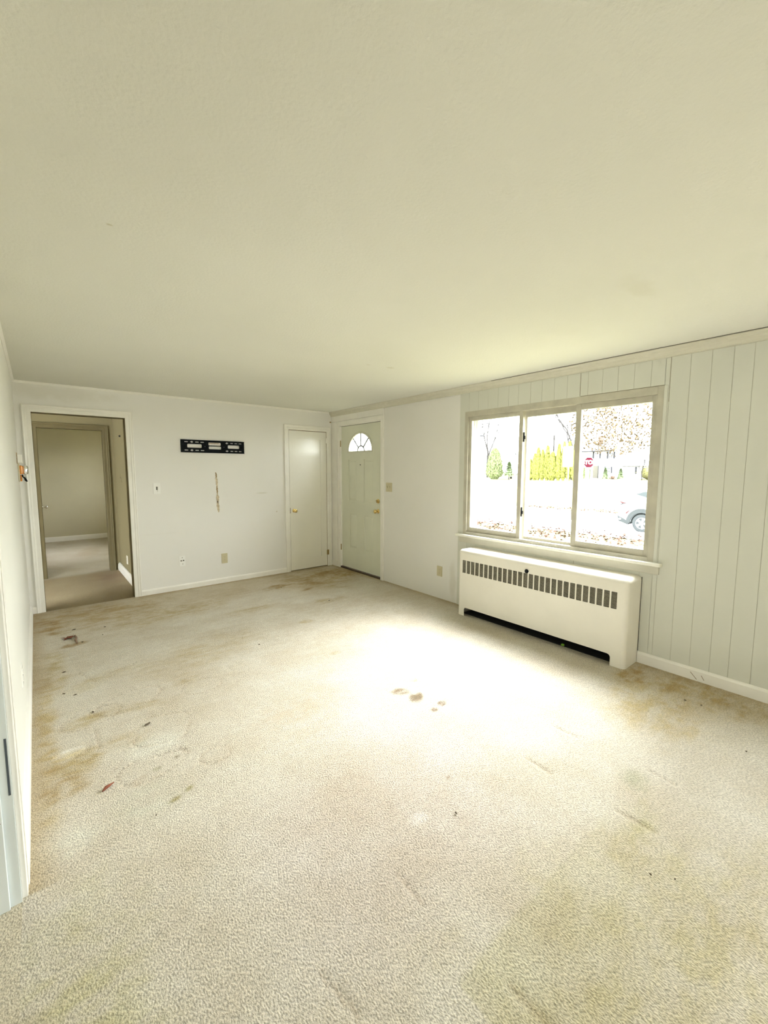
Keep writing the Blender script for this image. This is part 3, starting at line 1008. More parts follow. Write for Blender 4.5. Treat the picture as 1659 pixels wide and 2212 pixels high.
knob('knob', d1, (LX, 4.455, .930), '-x', M['brass'])
for z in (1.88, 1.10, .32):
    MB().tube([(W - .004, 5.341, z - .045), (W - .004, 5.341, z + .045)], .006, 8).box(W - .002, W + .002, 5.334, 5.352, z - .045, z + .045).build('hinge', M['trim'] if z > 1 and z < 1.5 else M['oldbrass'], d1)
MB().box(W - .012, W + .14, DY0 + .002, DY1 - .002, 0.0, .026).build('threshold', M['sweep'], d1, bevel=.004)
MB().box(LX - .002, LX + .036, LY0 - .012, LY0, LZ0, LZ1).box(LX - .001, LX + .036, LY0 - .012, LY1 + .012, LZ1, LZ1 + .006).build('weather_strip', M['slot'], d1)

# ---------------------------------------------------------------- closet door
d2 = empty('door_2', (3.137, D, 0))
struct(d2, 'glossy cream single-panel closet door in the corner', 'door')
flat2 = [(0, 0), (0, 0.010), (0.006, 0.014), (0.030, 0.014), (0.036, 0.020), (0.066, 0.020), (0.072, 0.016), (0.072, 0)]
casing(KX0, KX1, 0, KZ, flat2, back_fn).build('casing', M['trim'], d2)
jm = MB()
jm.box(KX0 - .001, KX0 + .003, D - .002, D + T, 0, KZ).box(KX1 - .003, KX1 + .001, D - .002, D + T, 0, KZ).box(KX0, KX1, D - .002, D + T, KZ - .003, KZ + .001)
jm.build('jamb', M['tan_d'], d2)
ly = D - .004
lf = holes_plate(rect(KX0 + .006, KX1 - .006, .010, KZ - .008), [rect(2.945, 3.345, .168, 1.940)], 0, .034, lambda u, v, w: (u, ly + w, v))
lf.box(2.944, 3.346, ly + .007, ly + .030, .167, 1.941)
lf.build('door_leaf', M['closet'], d2, bevel=.0015)
knob('knob', d2, (2.889, ly, .896), '-y', M['brass'], .024)
for z, mm in ((1.93, M['trim']), (.215, M['oldbrass'])):
    MB().tube([(KX1 + .001, D - .008, z - .04), (KX1 + .001, D - .008, z + .04)], .006, 8).box(KX1 - .018, KX1 + .018, D - .0215, D - .014, z - .038, z + .038).build('hinge', mm, d2)
MB().box(KX0 + .004, KX0 + .010, ly - .002, ly + .002, .86, .94).build('latch', M['slot'], d2)

# bedroom door standing open inside the far doorway
d3 = empty('door_3', (0.03, 7.42, 0))
struct(d3, 'cream door standing open inside the far bedroom doorway', 'door')
MB().box(0.012, 0.048, 7.432, 8.15, .022, 2.03).build('door_leaf', mat('bedroom_door_paint', (0.36, 0.34, 0.25), .5), d3, bevel=.002)
knob('knob', d3, (0.048, 8.08, .925), 'x', M['nickel'], .025)
for z in (1.8, .25):
    MB().tube([(.006, 7.426, z - .05), (.006, 7.426, z + .05)], .006, 8).build('hinge', M['slot'], d3)

# ---------------------------------------------------------------- radiator cover
RX, RY0, RY1, RZ = W - .246, 1.190, 2.812, 0.684
rad = empty('radiator_cover', (W - PT, 2.0, 0), 'long cream enamelled radiator cover under the picture window', 'radiator')
R_ = .034


def front_prof(r, n=6):
    """section of the shell from the floor, up the front and back to the wall (x, z)"""
    pts = [(RX, 0)]
    for k in range(n + 1):
        t = math.pi / 2 * k / n
        pts.append((RX + r - r * math.cos(t), RZ - r + r * math.sin(t)))
    pts.append((W - .008, RZ))
    return pts


th = .004
# front sheet with the grille windows and the toe opening
GY0, GY1, GZ0, GZ1 = 1.262, 2.760, .448, .578
NG = 28
gp = (GY1 - GY0) / NG
gh = []
for k in range(NG):
    a = GY0 + k * gp + gp * .11
    gh.append(rect(a, a + gp * .78, GZ0, GZ1, .002, 1))
toe = [(1.295, 0), (1.295, .062)] + [(1.295 + .026 - .026 * math.cos(t), .062 + .026 * math.sin(t)) for t in (.4, .8, 1.2, 1.57)] + \
      [(2.727 - .026 + .026 * math.cos(t), .062 + .026 * math.sin(t)) for t in (1.57, 1.2, .8, .4)] + [(2.727, .062), (2.727, 0)]
outline = [(RY0 + R_, 0), ] + toe + [(RY1 - R_, 0), (RY1 - R_, RZ - R_), (RY0 + R_, RZ - R_)]
body = holes_plate(outline, gh, 0, th, lambda u, v, w: (RX + w, u, v))
# rounded top edge, top, rounded vertical corners, sides
n = 6
sec = [(RX + R_ - R_ * math.cos(math.pi / 2 * k / n), RZ - R_ + R_ * math.sin(math.pi / 2 * k / n)) for k in range(n + 1)]


def quad_strip(mb, A, B):
    k = len(A)
    mb.raw(A + B, [(i, i + 1, k + i + 1, k + i) for i in range(k - 1)])


quad_strip(body, [(x, RY0 + R_, z) for x, z in sec] + [(W - .008, RY0 + R_, RZ)], [(x, RY1 - R_, z) for x, z in sec] + [(W - .008, RY1 - R_, RZ)])
for yc, sg in ((RY0 + R_, -1), (RY1 - R_, 1)):
    lo, hi = [], []
    cor = [(RX + R_ - R_ * math.cos(math.pi / 2 * k / n), yc + sg * R_ * math.sin(math.pi / 2 * k / n)) for k in range(n + 1)] + [(W - .008, yc + sg * R_)]
    quad_strip(body, [(x, y, 0) for x, y in cor], [(x, y, RZ - R_) for x, y in cor])
    prev = [(x, y, RZ - R_) for x, y in cor]
    for j in range(1, n + 1):
        t = math.pi / 2 * j / n
        rr = R_ * math.cos(t)
        cur = [(RX + R_ - rr * math.cos(math.pi / 2 * k / n), yc + sg * rr * math.sin(math.pi / 2 * k / n), RZ - R_ + R_ * math.sin(t)) for k in range(n + 1)]
        cur.append((W - .008, yc + sg * rr, RZ - R_ + R_ * math.sin(t)))
        quad_strip(body, prev, cur)
        prev = cur
cab = body.build('cabinet', M['radiator'], rad)
for pgn in cab.data.polygons:
    pgn.use_smooth = True
cab.modifiers.new('edge', 'EDGE_SPLIT').split_angle = math.radians(35)
gl_ = MB()
nl = 13
for k in range(nl):
    z = GZ0 + .003 + (GZ1 - GZ0 - .006) * (k + .5) / nl
    gl_.raw([(RX + .0045, GY0 - .01, z - .0022), (RX + .0045, GY1 + .01, z - .0022), (RX + .012, GY1 + .01, z + .0022), (RX + .012, GY0 - .01, z + .0022),
             (RX + .0055, GY0 - .01, z - .0032), (RX + .0055, GY1 + .01, z - .0032), (RX + .013, GY1 + .01, z + .0012), (RX + .013, GY0 - .01, z + .0012)],
            [(0, 1, 2, 3), (4, 5, 6, 7), (0, 1, 5, 4), (2, 3, 7, 6)])
gl_.build('grille', M['louvre'], rad)
MB().box(W - .024, W - .010, RY0 + .02, RY1 - .02, .0, RZ - .02).box(RX + .05, W - .02, RY0 + .03, RY1 - .03, RZ - .03, RZ - .026).box(RX + .06, W - .02, RY0 + .03, RY1 - .03, .001, .004).build('liner', M['liner'], rad)
fn_ = MB()
for k in range(60):
    y = 1.30 + 1.4 * k / 59
    fn_.box(RX + .06, W - .05, y, y + .002, .12, .26)
fn_.tube([(RX + .13, 1.24, .19), (RX + .13, 2.78, .19)], .013, 8)
fn_.build('heating_element', M['fins'], rad)
kx = MB().lathe([(.021, 0), (.021, .004), (.016, .008), (.0155, .020), (.012, .024), (.001, .025)], 24, '-x', (RX, 2.020, .600))
kk = kx.build('damper_knob', M['black'], rad, smooth=True)
MB().lathe([(.0225, 0), (.0225, .010), (.019, .012), (.018, .004)], 24, '-x', (RX, 2.020, .600)).build('knob_ring', M['chrome'], kk, smooth=True)
MB().box(W - .013, W - .007, RY0 - .003, RY0 + .001, .09, RZ - .01).build('side_gap', M['slot'], rad)
g = MB().lathe([(.001, 0), (.012, .003), (.016, .010), (.010, .017), (.001, .019)], 10, 'z', (RX + .06, 1.70, .004)).build('green_scrap', M['green'])
tag(g, 'small bright green scrap lying under the radiator cover', 'scrap')

# ---------------------------------------------------------------- television bracket
tvb = empty('wall_bracket', (1.776, D, 1.70), 'black slotted television wall bracket screwed to the back wall', 'bracket')
X0, X1, Z0, Z1 = 1.385, 2.169, 1.700, 1.856


def P(px, py):   # position on the plate from its own fractions
    return X0 + (X1 - X0) * px, Z1 - (Z1 - Z0) * py


hl = []
for (a, b, c_, d_) in ((.095, .310, .33, .62), (.420, .615, .47, .70), (.415, .610, .15, .40), (.725, .915, .33, .60)):
    (u0, v1), (u1, v0) = P(a, c_), P(b, d_)
    hl.append(rect(u0, u1, v0, v1, .010, 3))
for row, zf in ((0, .17), (1, .82)):
    for xf in (.055, .215, .295):
        u, v = P(xf + .025, zf)
        hl.append(rect(u - .022, u + .022, v - .0055, v + .0055, .005, 2))
    for xf in (.765, .835, .905):
        u, v = P(xf + .025, zf)
        hl.append(rect(u - .019, u + .019, v - .0055, v + .0055, .005, 2))
    for xf in (.163, .712):
        u, v = P(xf, zf)
        hl.append([(u - .022, v), (u - .008, v - .008), (u, v - .013), (u + .008, v - .008), (u + .018, v), (u + .008, v + .008), (u, v + .013), (u - .008, v + .008)])
pl = holes_plate(rect(X0, X1, Z0, Z1), hl, .010, .013, fnb)
pl.box(X0, X1, D - .024, D - .010, Z1 - .003, Z1).box(X0, X1, D - .024, D - .010, Z0, Z0 + .003)
pl.box(X0, X0 + .002, D - .012, D, Z0, Z1).box(X1 - .002, X1, D - .012, D, Z0, Z1)
pl.build('plate', M['black'], tvb)
(u0, v1), (u1, v0) = P(.425, .20), P(.605, .38)
MB().box(u0, u1, D - .012, D - .006, v0, v1).build('bubble_level', M['label'], tvb)
MB().box(u0 + .004, u1 - .02, D - .0135, D - .0125, v1 - .006, v1 + .002).build('label_strip', M['tan_d'], tvb)
for xf in (.03, .36, .66, .965):
    u, v = P(xf, .5)
    MB().lathe([(.007, 0), (.007, .003), (.003, .005)], 10, '-y', (u, D - .013, v)).build('screw', M['steelpost'] if xf in (.36, .66) else M['black'], tvb)

# ---------------------------------------------------------------- plates
def plate(name, label, cat, org, n_axis, w, h, mp, kind, ms, group=None, th_=.006):
    """org = centre on the wall; n_axis: direction the plate faces"""
    e = empty(name, org, label, cat, group)
    ox, oy, oz = org
    if n_axis == '-y':
        fn = lambda u, v, t: (ox + u, oy - t, oz + v)
    elif n_axis == '-x':
        fn = lambda u, v, t: (ox - t, oy + u, oz + v)
    else:
        fn = lambda u, v, t: (ox + t, oy + u, oz + v)
    m_ = MB()
    o1 = rect(-w / 2, w / 2, -h / 2, h / 2, .004, 3)
    m_.prism(o1, 0, th_ * .6, fn)
    m_.prism(rect(-w / 2 + .003, w / 2 - .003, -h / 2 + .003, h / 2 - .003, .003, 3), th_ * .6, th_, fn)
    m_.build('cover_plate', mp, e)
    if kind == 'duplex':
        for s in (-1, 1):
            rc = MB().prism(rect(-.017, .017, s * .020 - .014, s * .020 + .014, .008, 3), th_, th_ + .0015, fn).build('receptacle', mp, e)
            sl = MB()
            for du in (-.007, .006):
                sl.prism(rect(du - .0013, du + .0013, s * .020 - .001, s * .020 + .008), th_ + .0015, th_ + .002, fn)
            sl.prism(rect(-.003, .003, s * .020 - .010, s * .020 - .005, .002, 2), th_ + .0015, th_ + .002, fn)
            sl.build('slot', ms, rc)
        MB().prism(rect(-.003, .003, -.003, .003, .002, 2), th_, th_ + .001, fn).build('screw', ms, e)
    elif kind in ('toggle', 'toggle2'):
        for du in ((0,) if kind == 'toggle' else (-w * .2, w * .2)):
            MB().prism(rect(du - .005, du + .005, -.012, .012), th_, th_ + .001, fn).build('slot', ms, e)
            tg = MB()
            tg.raw([fn(du - .004, -.004, th_), fn(du + .004, -.004, th_), fn(du + .004, .006, th_), fn(du - .004, .006, th_),
                    fn(du - .003, .008, th_ + .012), fn(du + .003, .008, th_ + .012), fn(du + .003, .014, th_ + .010), fn(du - .003, .014, th_ + .010)],
                   [(0, 1, 2, 3), (4, 5, 6, 7), (0, 1, 5, 4), (1, 2, 6, 5), (2, 3, 7, 6), (3, 0, 4, 7)])
            tg.build('toggle', mp, e)
        for dv in (-h * .32, h * .32):
            MB().prism(rect(-.003, .003, dv - .003, dv + .003, .002, 2), th_, th_ + .001, fn).build('screw', ms, e)
    elif kind == 'dimmer':
        MB().prism(rect(-.008, .008, -.020, .020, .003, 2), th_, th_ + .003, fn).build('slot', ms, e)
        MB().prism(rect(.006, .026, -.040, .010, .005, 3), th_, th_ + .010, fn).build('rocker', mp, e, bevel=.002)
        MB().prism(rect(.010, .024, .040, .047, .002, 2), th_, th_ + .003, fn).build('screw', mp, e)
    elif kind == 'phone':
        for u, v, a in ((-.013, .002, .009), (.013, .004, .009), (.0, .040, .005), (.003, -.040, .005)):
            MB().prism(rect(u - a, u + a, v - a * .7, v + a * .7, .002, 2), th_, th_ + .002, fn).build('socket' if a > .006 else 'screw', ms, e)
    return e


plate('light_switch', 'white light switch plate on the back wall right of the hall opening', 'switch', (1.102, D, 1.267), '-y', .078, .130, M['plate_w'], 'dimmer', M['slot'])
plate('wall_jack', 'small white jack plate low on the back wall, left of the beige outlet', 'socket', (1.346, D, .360), '-y', .072, .130, M['plate_w'], 'phone', M['slot'])
plate('wall_outlet', 'beige outlet low on the back wall, right of the white jack plate', 'outlet', (1.865, D, .324), '-y', .078, .132, M['plate_a'], 'duplex', M['slot_a'])
plate('light_switch', 'beige double light switch plate beside the sage entry door', 'switch', (W, 4.213, 1.266), '-x', .120, .118, M['plate_a'], 'toggle2', M['slot_a'])
plate('wall_outlet', 'beige outlet low on the wall between entry door and radiator cover', 'outlet', (W, 3.297, .322), '-x', .082, .118, M['plate_a'], 'duplex', M['slot_a'])
plate('wall_outlet', 'white outlet low on the left wall above the baseboard', 'outlet', (XL, 2.94, .375), '+x', .080, .118, M['plate_w'], 'duplex', M['slot'])
plate('light_switch', 'dark light switch on the right wall inside the hall', 'switch', (HX, 6.72, 1.375), '-x', .075, .118, M['hallwall'], 'toggle', M['dark'])
plate('wall_outlet', 'cream outlet low on the right wall inside the hall', 'outlet', (HX, 6.60, .26), '-x', .080, .118, M['trim'], 'duplex', M['dark'])
# dark dot on hall wall
hk = MB().lathe([(.012, 0), (.012, .01), (.004, .02)], 10, '-x', (HX, 6.6, 1.93)).build('wall_hook', M['dark'])
tag(hk, 'small dark hook high on the right wall inside the hall', 'hook')
hk = MB().box(3.515, 3.535, D - .016, D, 2.205, 2.222).box(3.520, 3.526, D - .03, D - .016, 2.205, 2.210).build('corner_hook', M['tan_d'], bevel=.002)
tag(hk, 'tiny brown hook in the ceiling corner above the closet door', 'hook')

# thermostat with its cover off, left wall by the corner
th_e = empty('thermostat', (XL, 5.32, 1.38), 'uncovered thermostat with amber body and silver cylinder on the left wall by the hall opening', 'thermostat')
MB().box(XL, XL + .012, 5.24, 5.42, 1.37, 1.545).build('back_plate', M['plate_a'], th_e, bevel=.003)
MB().box(XL + .008, XL + .034, 5.26, 5.36, 1.440, 1.525).build('amber_body', M['amber'], th_e, bevel=.012)
MB().lathe([(.010, 0), (.020, .004), (.024, .015), (.024, .070), (.018, .083), (.006, .088)], 20, 'z', (XL + .050, 5.31, 1.438)).build('silver_cylinder', M['chrome'], th_e, smooth=True)
MB().tube([(XL + .030, 5.26, 1.435), (XL + .030, 5.25, 1.420), (XL + .045, 5.25, 1.405), (XL + .052, 5.255, 1.385), (XL + .060, 5.26, 1.372)], [.006, .006, .007, .010, .006], 8).build('black_wire', M['black'], th_e)
MB().box(XL + .012, XL + .026, 5.27, 5.34, 1.375, 1.435).build('terminal_block', M['amber'], th_e, bevel=.003)
wb_ = empty('chime_box', (XL, 5.32, 1.545), 'narrow white box on the left wall above the thermostat', 'box')
MB().box(XL, XL + .038, 5.27, 5.36, 1.545, 1.625).build('cover', M['trim'], wb_, bevel=.004)
MB().box(XL - .001, XL + .004, 5.10, 5.20, 1.54, 1.64).build('scorch_line', M['tan_d'], wb_)

# ---------------------------------------------------------------- litter on the carpet
def maple_leaf(cx, cy, s, rz, name, label):
    pts = []
    for k in range(20):
        t = 2 * math.pi * k / 20
        r = s * (1.0 if k % 4 == 0 else (0.42 if k % 2 == 0 else 0.60))
        pts.append((cx + r * math.cos(t + rz), cy + r * math.sin(t + rz), .010 + .006 * math.sin(3 * t)))
    m_ = MB()
    m_.raw([(cx, cy, .006)] + pts, [(0, k + 1, (k + 1) % 20 + 1) for k in range(20)])
    m_.raw([(cx, cy, .004)] + [(x, y, z - .001) for x, y, z in pts], [(0, (k + 1) % 20 + 1, k + 1) for k in range(20)])
    o = m_.build(name, M['leaf'])
    MB().tube([(cx, cy, .007), (cx + s * 1.3 * math.cos(rz + .5), cy + s * 1.3 * math.sin(rz + .5), .009)], .0015, 5).build('stem', M['twig'], o)
    return tag(o, label, 'leaf')


maple_leaf(.132, 4.545, .052, .3, 'dry_leaf', 'curled red-brown dry leaf on the carpet near the hall opening')
tw = MB().tube([(.186, 4.56, .008), (.192, 4.50, .011), (.183, 4.44, .008), (.188, 4.36, .007)], [.010, .008, .009, .006], 6).build('twig', M['twig'])
tag(tw, 'short brown twig lying beside the red-brown leaf', 'twig')
tw = MB().tube([(.15, 2.222, .006), (.165, 2.235, .010), (.18, 2.243, .009), (.20, 2.258, .006)], [.003, .008, .006, .002], 6).build('leaf_scrap', M['leaf'])
tag(tw, 'thin reddish leaf scrap on the carpet in front of the left wall', 'scrap')
CL = ['dark crumb on the carpet at the foot of the left casing of the hall opening', 'dark crumb just beyond the red-brown leaf, toward the hall',
      'tiny dark speck on the carpet in front of the right casing of the hall opening', 'tiny dark speck right of the brown twig and farther from the left wall',
      'dark speck on the carpet just nearer than the brown twig', 'dark crumb near the left wall, first one nearer than the leaf and twig',
      'dark crumb nearest the left wall of the pair in line with the white outlet', 'dark crumb right one of the pair near the left wall',
      'dark elongated crumb on the pressed curve in the carpet left of centre', 'dark elongated crumb inside the pressed squarish outline in the carpet',
      'dark speck in the near left carpet below the thin reddish leaf scrap', 'dark speck on the carpet near the right baseboard, the farther of two',
      'dark speck on the carpet near the right baseboard, the nearer of two', 'dark speck on the carpet by the right edge of the view',
      'single dark speck in the open middle foreground of the carpet', 'dark speck in the right foreground carpet, the left one of two',
      'dark speck in the right foreground carpet, the right one of two', 'dark crumb on the carpet before the radiator cover, toward the closet',
      'small dark speck in the middle of the carpet far from every wall', 'dark crumb on the stained carpet in front of the beige back wall outlet']
bits = [(.029, 5.109, .5), (.19, 4.763, 1.6), (.422, 4.664, 1), (.382, 4.449, .5), (.226, 4.364, .9), (.076, 3.783, 1), (.058, 3.408, .7),
        (.116, 3.345, .8), (.185, 3.032, 1.1), (.416, 2.678, 1.2), (.313, 1.917, .4), (3.165, .765, .6), (3.174, .681, .8),
        (2.821, .399, .4), (1.321, 1.107, .6), (1.659, .466, .5), (1.708, .403, .4), (2.50, 4.02, 1.0), (1.387, 3.355, .5), (2.32, 4.86, .8)]
for k, (x, y, s) in enumerate(bits):
    rr = random.Random(k + 50)
    a = rr.uniform(0, 3)
    L = .014 * s * rr.uniform(.8, 1.3)
    vs = []
    n = 7
    for j in range(n):
        t = 2 * math.pi * j / n
        u = L * math.cos(t) * rr.uniform(.7, 1.2)
        v = L * .45 * math.sin(t) * rr.uniform(.6, 1.3)
        vs.append((x + u * math.cos(a) - v * math.sin(a), y + u * math.sin(a) + v * math.cos(a), .004 + rr.uniform(0, .003)))
    m_ = MB().raw(vs + [(x, y, .010)] + [(x, y, .001)], [(j, (j + 1) % n, n) for j in range(n)] + [((j + 1) % n, j, n + 1) for j in range(n)])
    o = m_.build('debris_crumb', M['crumb'])
    tag(o, CL[k], 'crumb', 'dark crumbs scattered on the carpet')

# ---------------------------------------------------------------- outdoors
GZ = -0.95


def ground_z(x):
    return GZ if x < 30 else GZ + (x - 30) / 62 * 0.87 if x < 92 else -0.08


def ground(name, mtl, poly, dz=0.0):
    """strip across the view: poly = [(x0,x1)], y from y0 to y1"""
    m_ = MB()
    (xa, xb, ya, yb) = poly
    xs = sorted(set([xa, xb] + [v for v in (30, 92) if xa < v < xb]))
    for a, b in zip(xs[:-1], xs[1:]):
        m_.raw([(a, ya, ground_z(a) + dz), (b, ya, ground_z(b) + dz), (b, yb, ground_z(b) + dz), (a, yb, ground_z(a) + dz),
                (a, ya, ground_z(a) + dz - .3), (b, ya, ground_z(b) + dz - .3), (b, yb, ground_z(b) + dz - .3), (a, yb, ground_z(a) + dz - .3)],
               [(0, 1, 2, 3), (4, 5, 6, 7), (0, 1, 5, 4), (2, 3, 7, 6)])
    return struct(m_.build(name, mtl))


ground('ground_lawn', M['grass'], (W + .2, 240, -60, 160))
ground('ground_driveway', M['road'], (16.2, 25.5, -60, 100), .02)
ground('ground_road', M['road'], (52, 64, -60, 160), .02)
ground('trim_11', M['kerb'], (51.6, 52.0, -60, 160), .05)
# slab edge below the house so that the ground meets the wall
struct(MB().box(W + .02, W + .16, -2.35, D + T, -1.2, 0).build('wall_foundation', M['siding']))

# fallen leaves, uncountable
rr = random.Random(5)
m_ = MB()
for k in range(1800):
    band = rr.random()
    if band < .55:
        x = rr.gauss(15.6, .7)
    elif band < .8:
        x = rr.gauss(25.8, .6)
    else:
        x = rr.uniform(11, 15)
    y = rr.uniform(2, 16)
    s = rr.uniform(.04, .09)
    a = rr.uniform(0, 6.3)
    z = ground_z(x) + (.03 if 16.2 < x < 25.5 else .01) + rr.uniform(0, .02)
    m_.raw([(x + s * math.cos(a), y + s * math.sin(a), z), (x - s * .6 * math.sin(a), y + s * .6 * math.cos(a), z + .07),
            (x - s * math.cos(a), y - s * math.sin(a), z + .01), (x + s * .6 * math.sin(a), y - s * .6 * math.cos(a), z + .02)], [(0, 1, 2, 3)])
tag(m_.build('fallen_leaves', M['fallen']), 'scattered brown fallen leaves along the grass beside the driveway', 'leaves', kind='stuff')


def conifer(name, x, y, h, r, mtl, label, cat='tree', group=None, shape='column', n=900, z=None, seed=1, trunk=.0, leaf_s=.16, core=True):
    rr = random.Random(seed)
    z0 = ground_z(x) if z is None else z
    e = empty(name, (x, y, z0), label, cat, group)
    m_ = MB()
    for k in range(n):
        t = rr.random() ** .8
        if shape == 'column':
            prof = (min(1, t * 6) ** .5) * (1 - t) ** .42
        elif shape == 'round':
            prof = math.sqrt(max(0, 1 - (2 * t - 1) ** 2))
        else:
            prof = (1 - t) ** .9 * (0.82 + .18 * math.sin(t * 40))
        rad = r * prof * (0.72 + .28 * math.sqrt(rr.random()))
        a = rr.uniform(0, 6.283)
        px, py, pz = x + rad * math.cos(a), y + rad * math.sin(a), z0 + trunk + (h - trunk) * t
        s = leaf_s * rr.uniform(.6, 1.4)
        d = Vector((math.cos(a) * (.3 if shape == 'column' else .8), math.sin(a) * (.3 if shape == 'column' else .8), 1.0 if shape == 'column' else .1)).normalized() * s * 1.5
        sd = Vector((-math.sin(a), math.cos(a), rr.uniform(-.3, .3))) * s * .55
        c = Vector((px, py, pz))
        m_.raw([c - sd, c + d * .5 - sd * .4, c + d, c + sd], [(0, 1, 2, 3)])
    # inner mass
    prof = []
    for k in range(9):
        t = k / 8
        if shape == 'column':
            q = (min(1, t * 6 + .3) ** .5) * (1 - t) ** .42
        elif shape == 'round':
            q = math.sqrt(max(0, 1 - (2 * t - 1) ** 2))
        else:
            q = (1 - t) ** .9
        prof.append((max(.01, r * q * .62), z0 + trunk + (h - trunk) * t))
    if core:
        m_.lathe(prof, 12, 'z', (x, y, 0))
    m_.build('foliage', mtl, e)
    MB().tube([(x, y, z0 - .1), (x, y, z0 + trunk + h * .3)], [r * .10, r * .07], 8).build('trunk', M['bark'], e)
    return e


# arborvitae row (centre pane) and behind the stop sign
row_n = 1500
HL = ['low yellow-green arborvitae at the far left end of the hedge row across the road',
      'medium yellow-green arborvitae second from the left end of the hedge row',
      'tall slim arborvitae third from the left end of the hedge row',
      'slim arborvitae fourth from the left in the hedge row, between two taller ones',
      'tall arborvitae just left of the broad low one in the middle of the hedge row',
      'broad low rounded arborvitae in the middle of the hedge row',
      'tall pointed arborvitae between the broad low one and the blank sign',
      'arborvitae whose tip shows above the left top corner of the blank sign',
      'arborvitae whose tip shows above the right top corner of the blank sign',
      'arborvitae at the right end of the hedge row, right of the blank sign']
row = [(46.0, 3.9, .95, 'pale'), (45.0, 4.9, .8, ''), (44.3, 6.1, .75, ''), (43.4, 5.6, .7, ''), (42.4, 6.3, .8, ''), (41.4, 5.1, 1.25, ''), (40.15, 6.6, .72, ''),
       (39.2, 6.9, .62, ''), (38.2, 6.9, .62, ''), (37.1, 6.6, .75, '')]
for k, (y, h, r, _) in enumerate(row):
    conifer('arborvitae', 75, y, h, r, M['arb'], HL[k], 'tree',
            'arborvitae hedge row across the road', 'column', row_n, seed=k + 3, leaf_s=.22)
conifer('arborvitae', 75, 54.3, 6.2, 2.1, M['arb_l'], 'broad rounded green arborvitae standing alone in the left window pane', 'tree', None, 'column', 3500, seed=31, leaf_s=.26)
conifer('spruce_tree', 75, 50.75, 3.6, 1.1, M['spruce'], 'small conical spruce with a bare trunk in the left window pane', 'tree', None, 'cone', 1500, seed=32, trunk=.6, leaf_s=.22)
conifer('spruce_tree', 80, 53.6, 5.6, 2.3, M['bluespruce'], 'pale grey-green rounded tree behind the small spruce in the left window pane', 'tree', None, 'round', 1800, seed=33, trunk=.4, leaf_s=.26, core=False)
conifer('yellow_tree', 110, 60.5, 12.6, 2.6, M['yellowt'], 'pale yellow tree top far behind the hedge row', 'tree', None, 'round', 420, seed=35, trunk=7.5, leaf_s=.26, core=False)
conifer('spruce_tree', 90, 56.0, 6.6, 1.6, M['bluespruce'], 'tall grey-green conifer at the left end of the hedge row', 'tree', None, 'cone', 700, seed=36, trunk=.3, leaf_s=.2)
conifer('foundation_shrub', 89, 38.6 * .975, 2.25, .95, M['spruce'], 'conical green shrub left of the rust-red bush before the white house', 'shrub', None, 'cone', 1600, seed=41, leaf_s=.13)
conifer('foundation_shrub', 89, 35.9 * .968, 2.1, 1.0, M['spruce'], 'conical green shrub right of the rust-red bush before the white house', 'shrub', None, 'cone', 1600, seed=42, leaf_s=.13)
conifer('rust_bush', 88, 35.8, .60, .60, M['rust'], 'low rust-red bush between the two conical shrubs', 'shrub', None, 'round', 600, seed=43, leaf_s=.12, z=-.12)
conifer('porch_shrub', 89, 41.95, 2.25, .32, M['arb_l'], 'narrow upright shrub left of the stop sign post', 'shrub', None, 'column', 400, seed=44, leaf_s=.12)
conifer('porch_shrub', 89, 40.85, 2.25, .30, M['arb_l'], 'narrow upright shrub right of the stop sign post', 'shrub', None, 'column', 400, seed=45, leaf_s=.12)
conifer('lawn_shrub', 88, 29.6, 2.5, 1.9, M['yellowt'], 'pale yellow-green shrub mass beside the garage', 'shrub', None, 'round', 800, seed=46, leaf_s=.2)


def bare_tree(name, x, y, h, label, seed, spread=1.0, r0=.12, depth=5, foliage=None, nleaf=0, lean=0.0, leaf_s=.1, cloud=None):
    rr = random.Random(seed)
    z0 = ground_z(x)
    e = empty(name, (x, y, z0), label, 'tree')
    m_ = MB()
    tips = []

    def grow(p, d, L, r, k):
        q = p + d * L * .5 + Vector((rr.uniform(-.05, .05), rr.uniform(-.05, .05), 0)) * L
        e2 = p + d * L
        m_.tube([p, q, e2], [r, r * .85, r * .68], 5, caps=False)
        if k <= 2:
            tips.append((p, e2))
        if k == 0:
            return
        for j in range(3 if k > 2 else 2):
            nd = (d + Vector((rr.uniform(-1, 1), rr.uniform(-1, 1), rr.uniform(-.15, .55))) * .62 * spread).normalized()
            grow(e2 if j else p + d * L * .7, nd, L * rr.uniform(.62, .85), r * .6, k - 1)
    grow(Vector((x, y, z0)), Vector((lean, 0, 1)).normalized(), h * .34, r0, depth)
    m_.build('trunk', M['bark'], e)
    if foliage:
        m2 = MB()
        for k in range(nleaf):
            a, b = rr.choice(tips)
            c = a.lerp(b, rr.random()) + Vector((rr.gauss(0, .5), rr.gauss(0, .5), rr.gauss(0, .5)))
            if cloud and k % 3:
                while True:
                    q3 = Vector((rr.uniform(-1, 1), rr.uniform(-1, 1), rr.uniform(-1, 1)))
                    if q3.length < 1 and noise.noise(q3 * 3.5) > -0.12:
                        break
                c = Vector((cloud[0] + q3.x * cloud[3], cloud[1] + q3.y * cloud[4], cloud[2] + q3.z * cloud[5]))
            s = leaf_s * rr.uniform(.4, 1.5)
            u = Vector((rr.uniform(-1, 1), rr.uniform(-1, 1), rr.uniform(-1, 1))).normalized() * s
            v = u.cross(Vector((rr.uniform(-1, 1), rr.uniform(-1, 1), rr.uniform(-1, 1)))).normalized() * s * .6
            m2.raw([c - u, c - v, c + u, c + v], [(0, 1, 2, 3)])
        m2.build('foliage', foliage, e)
    return e


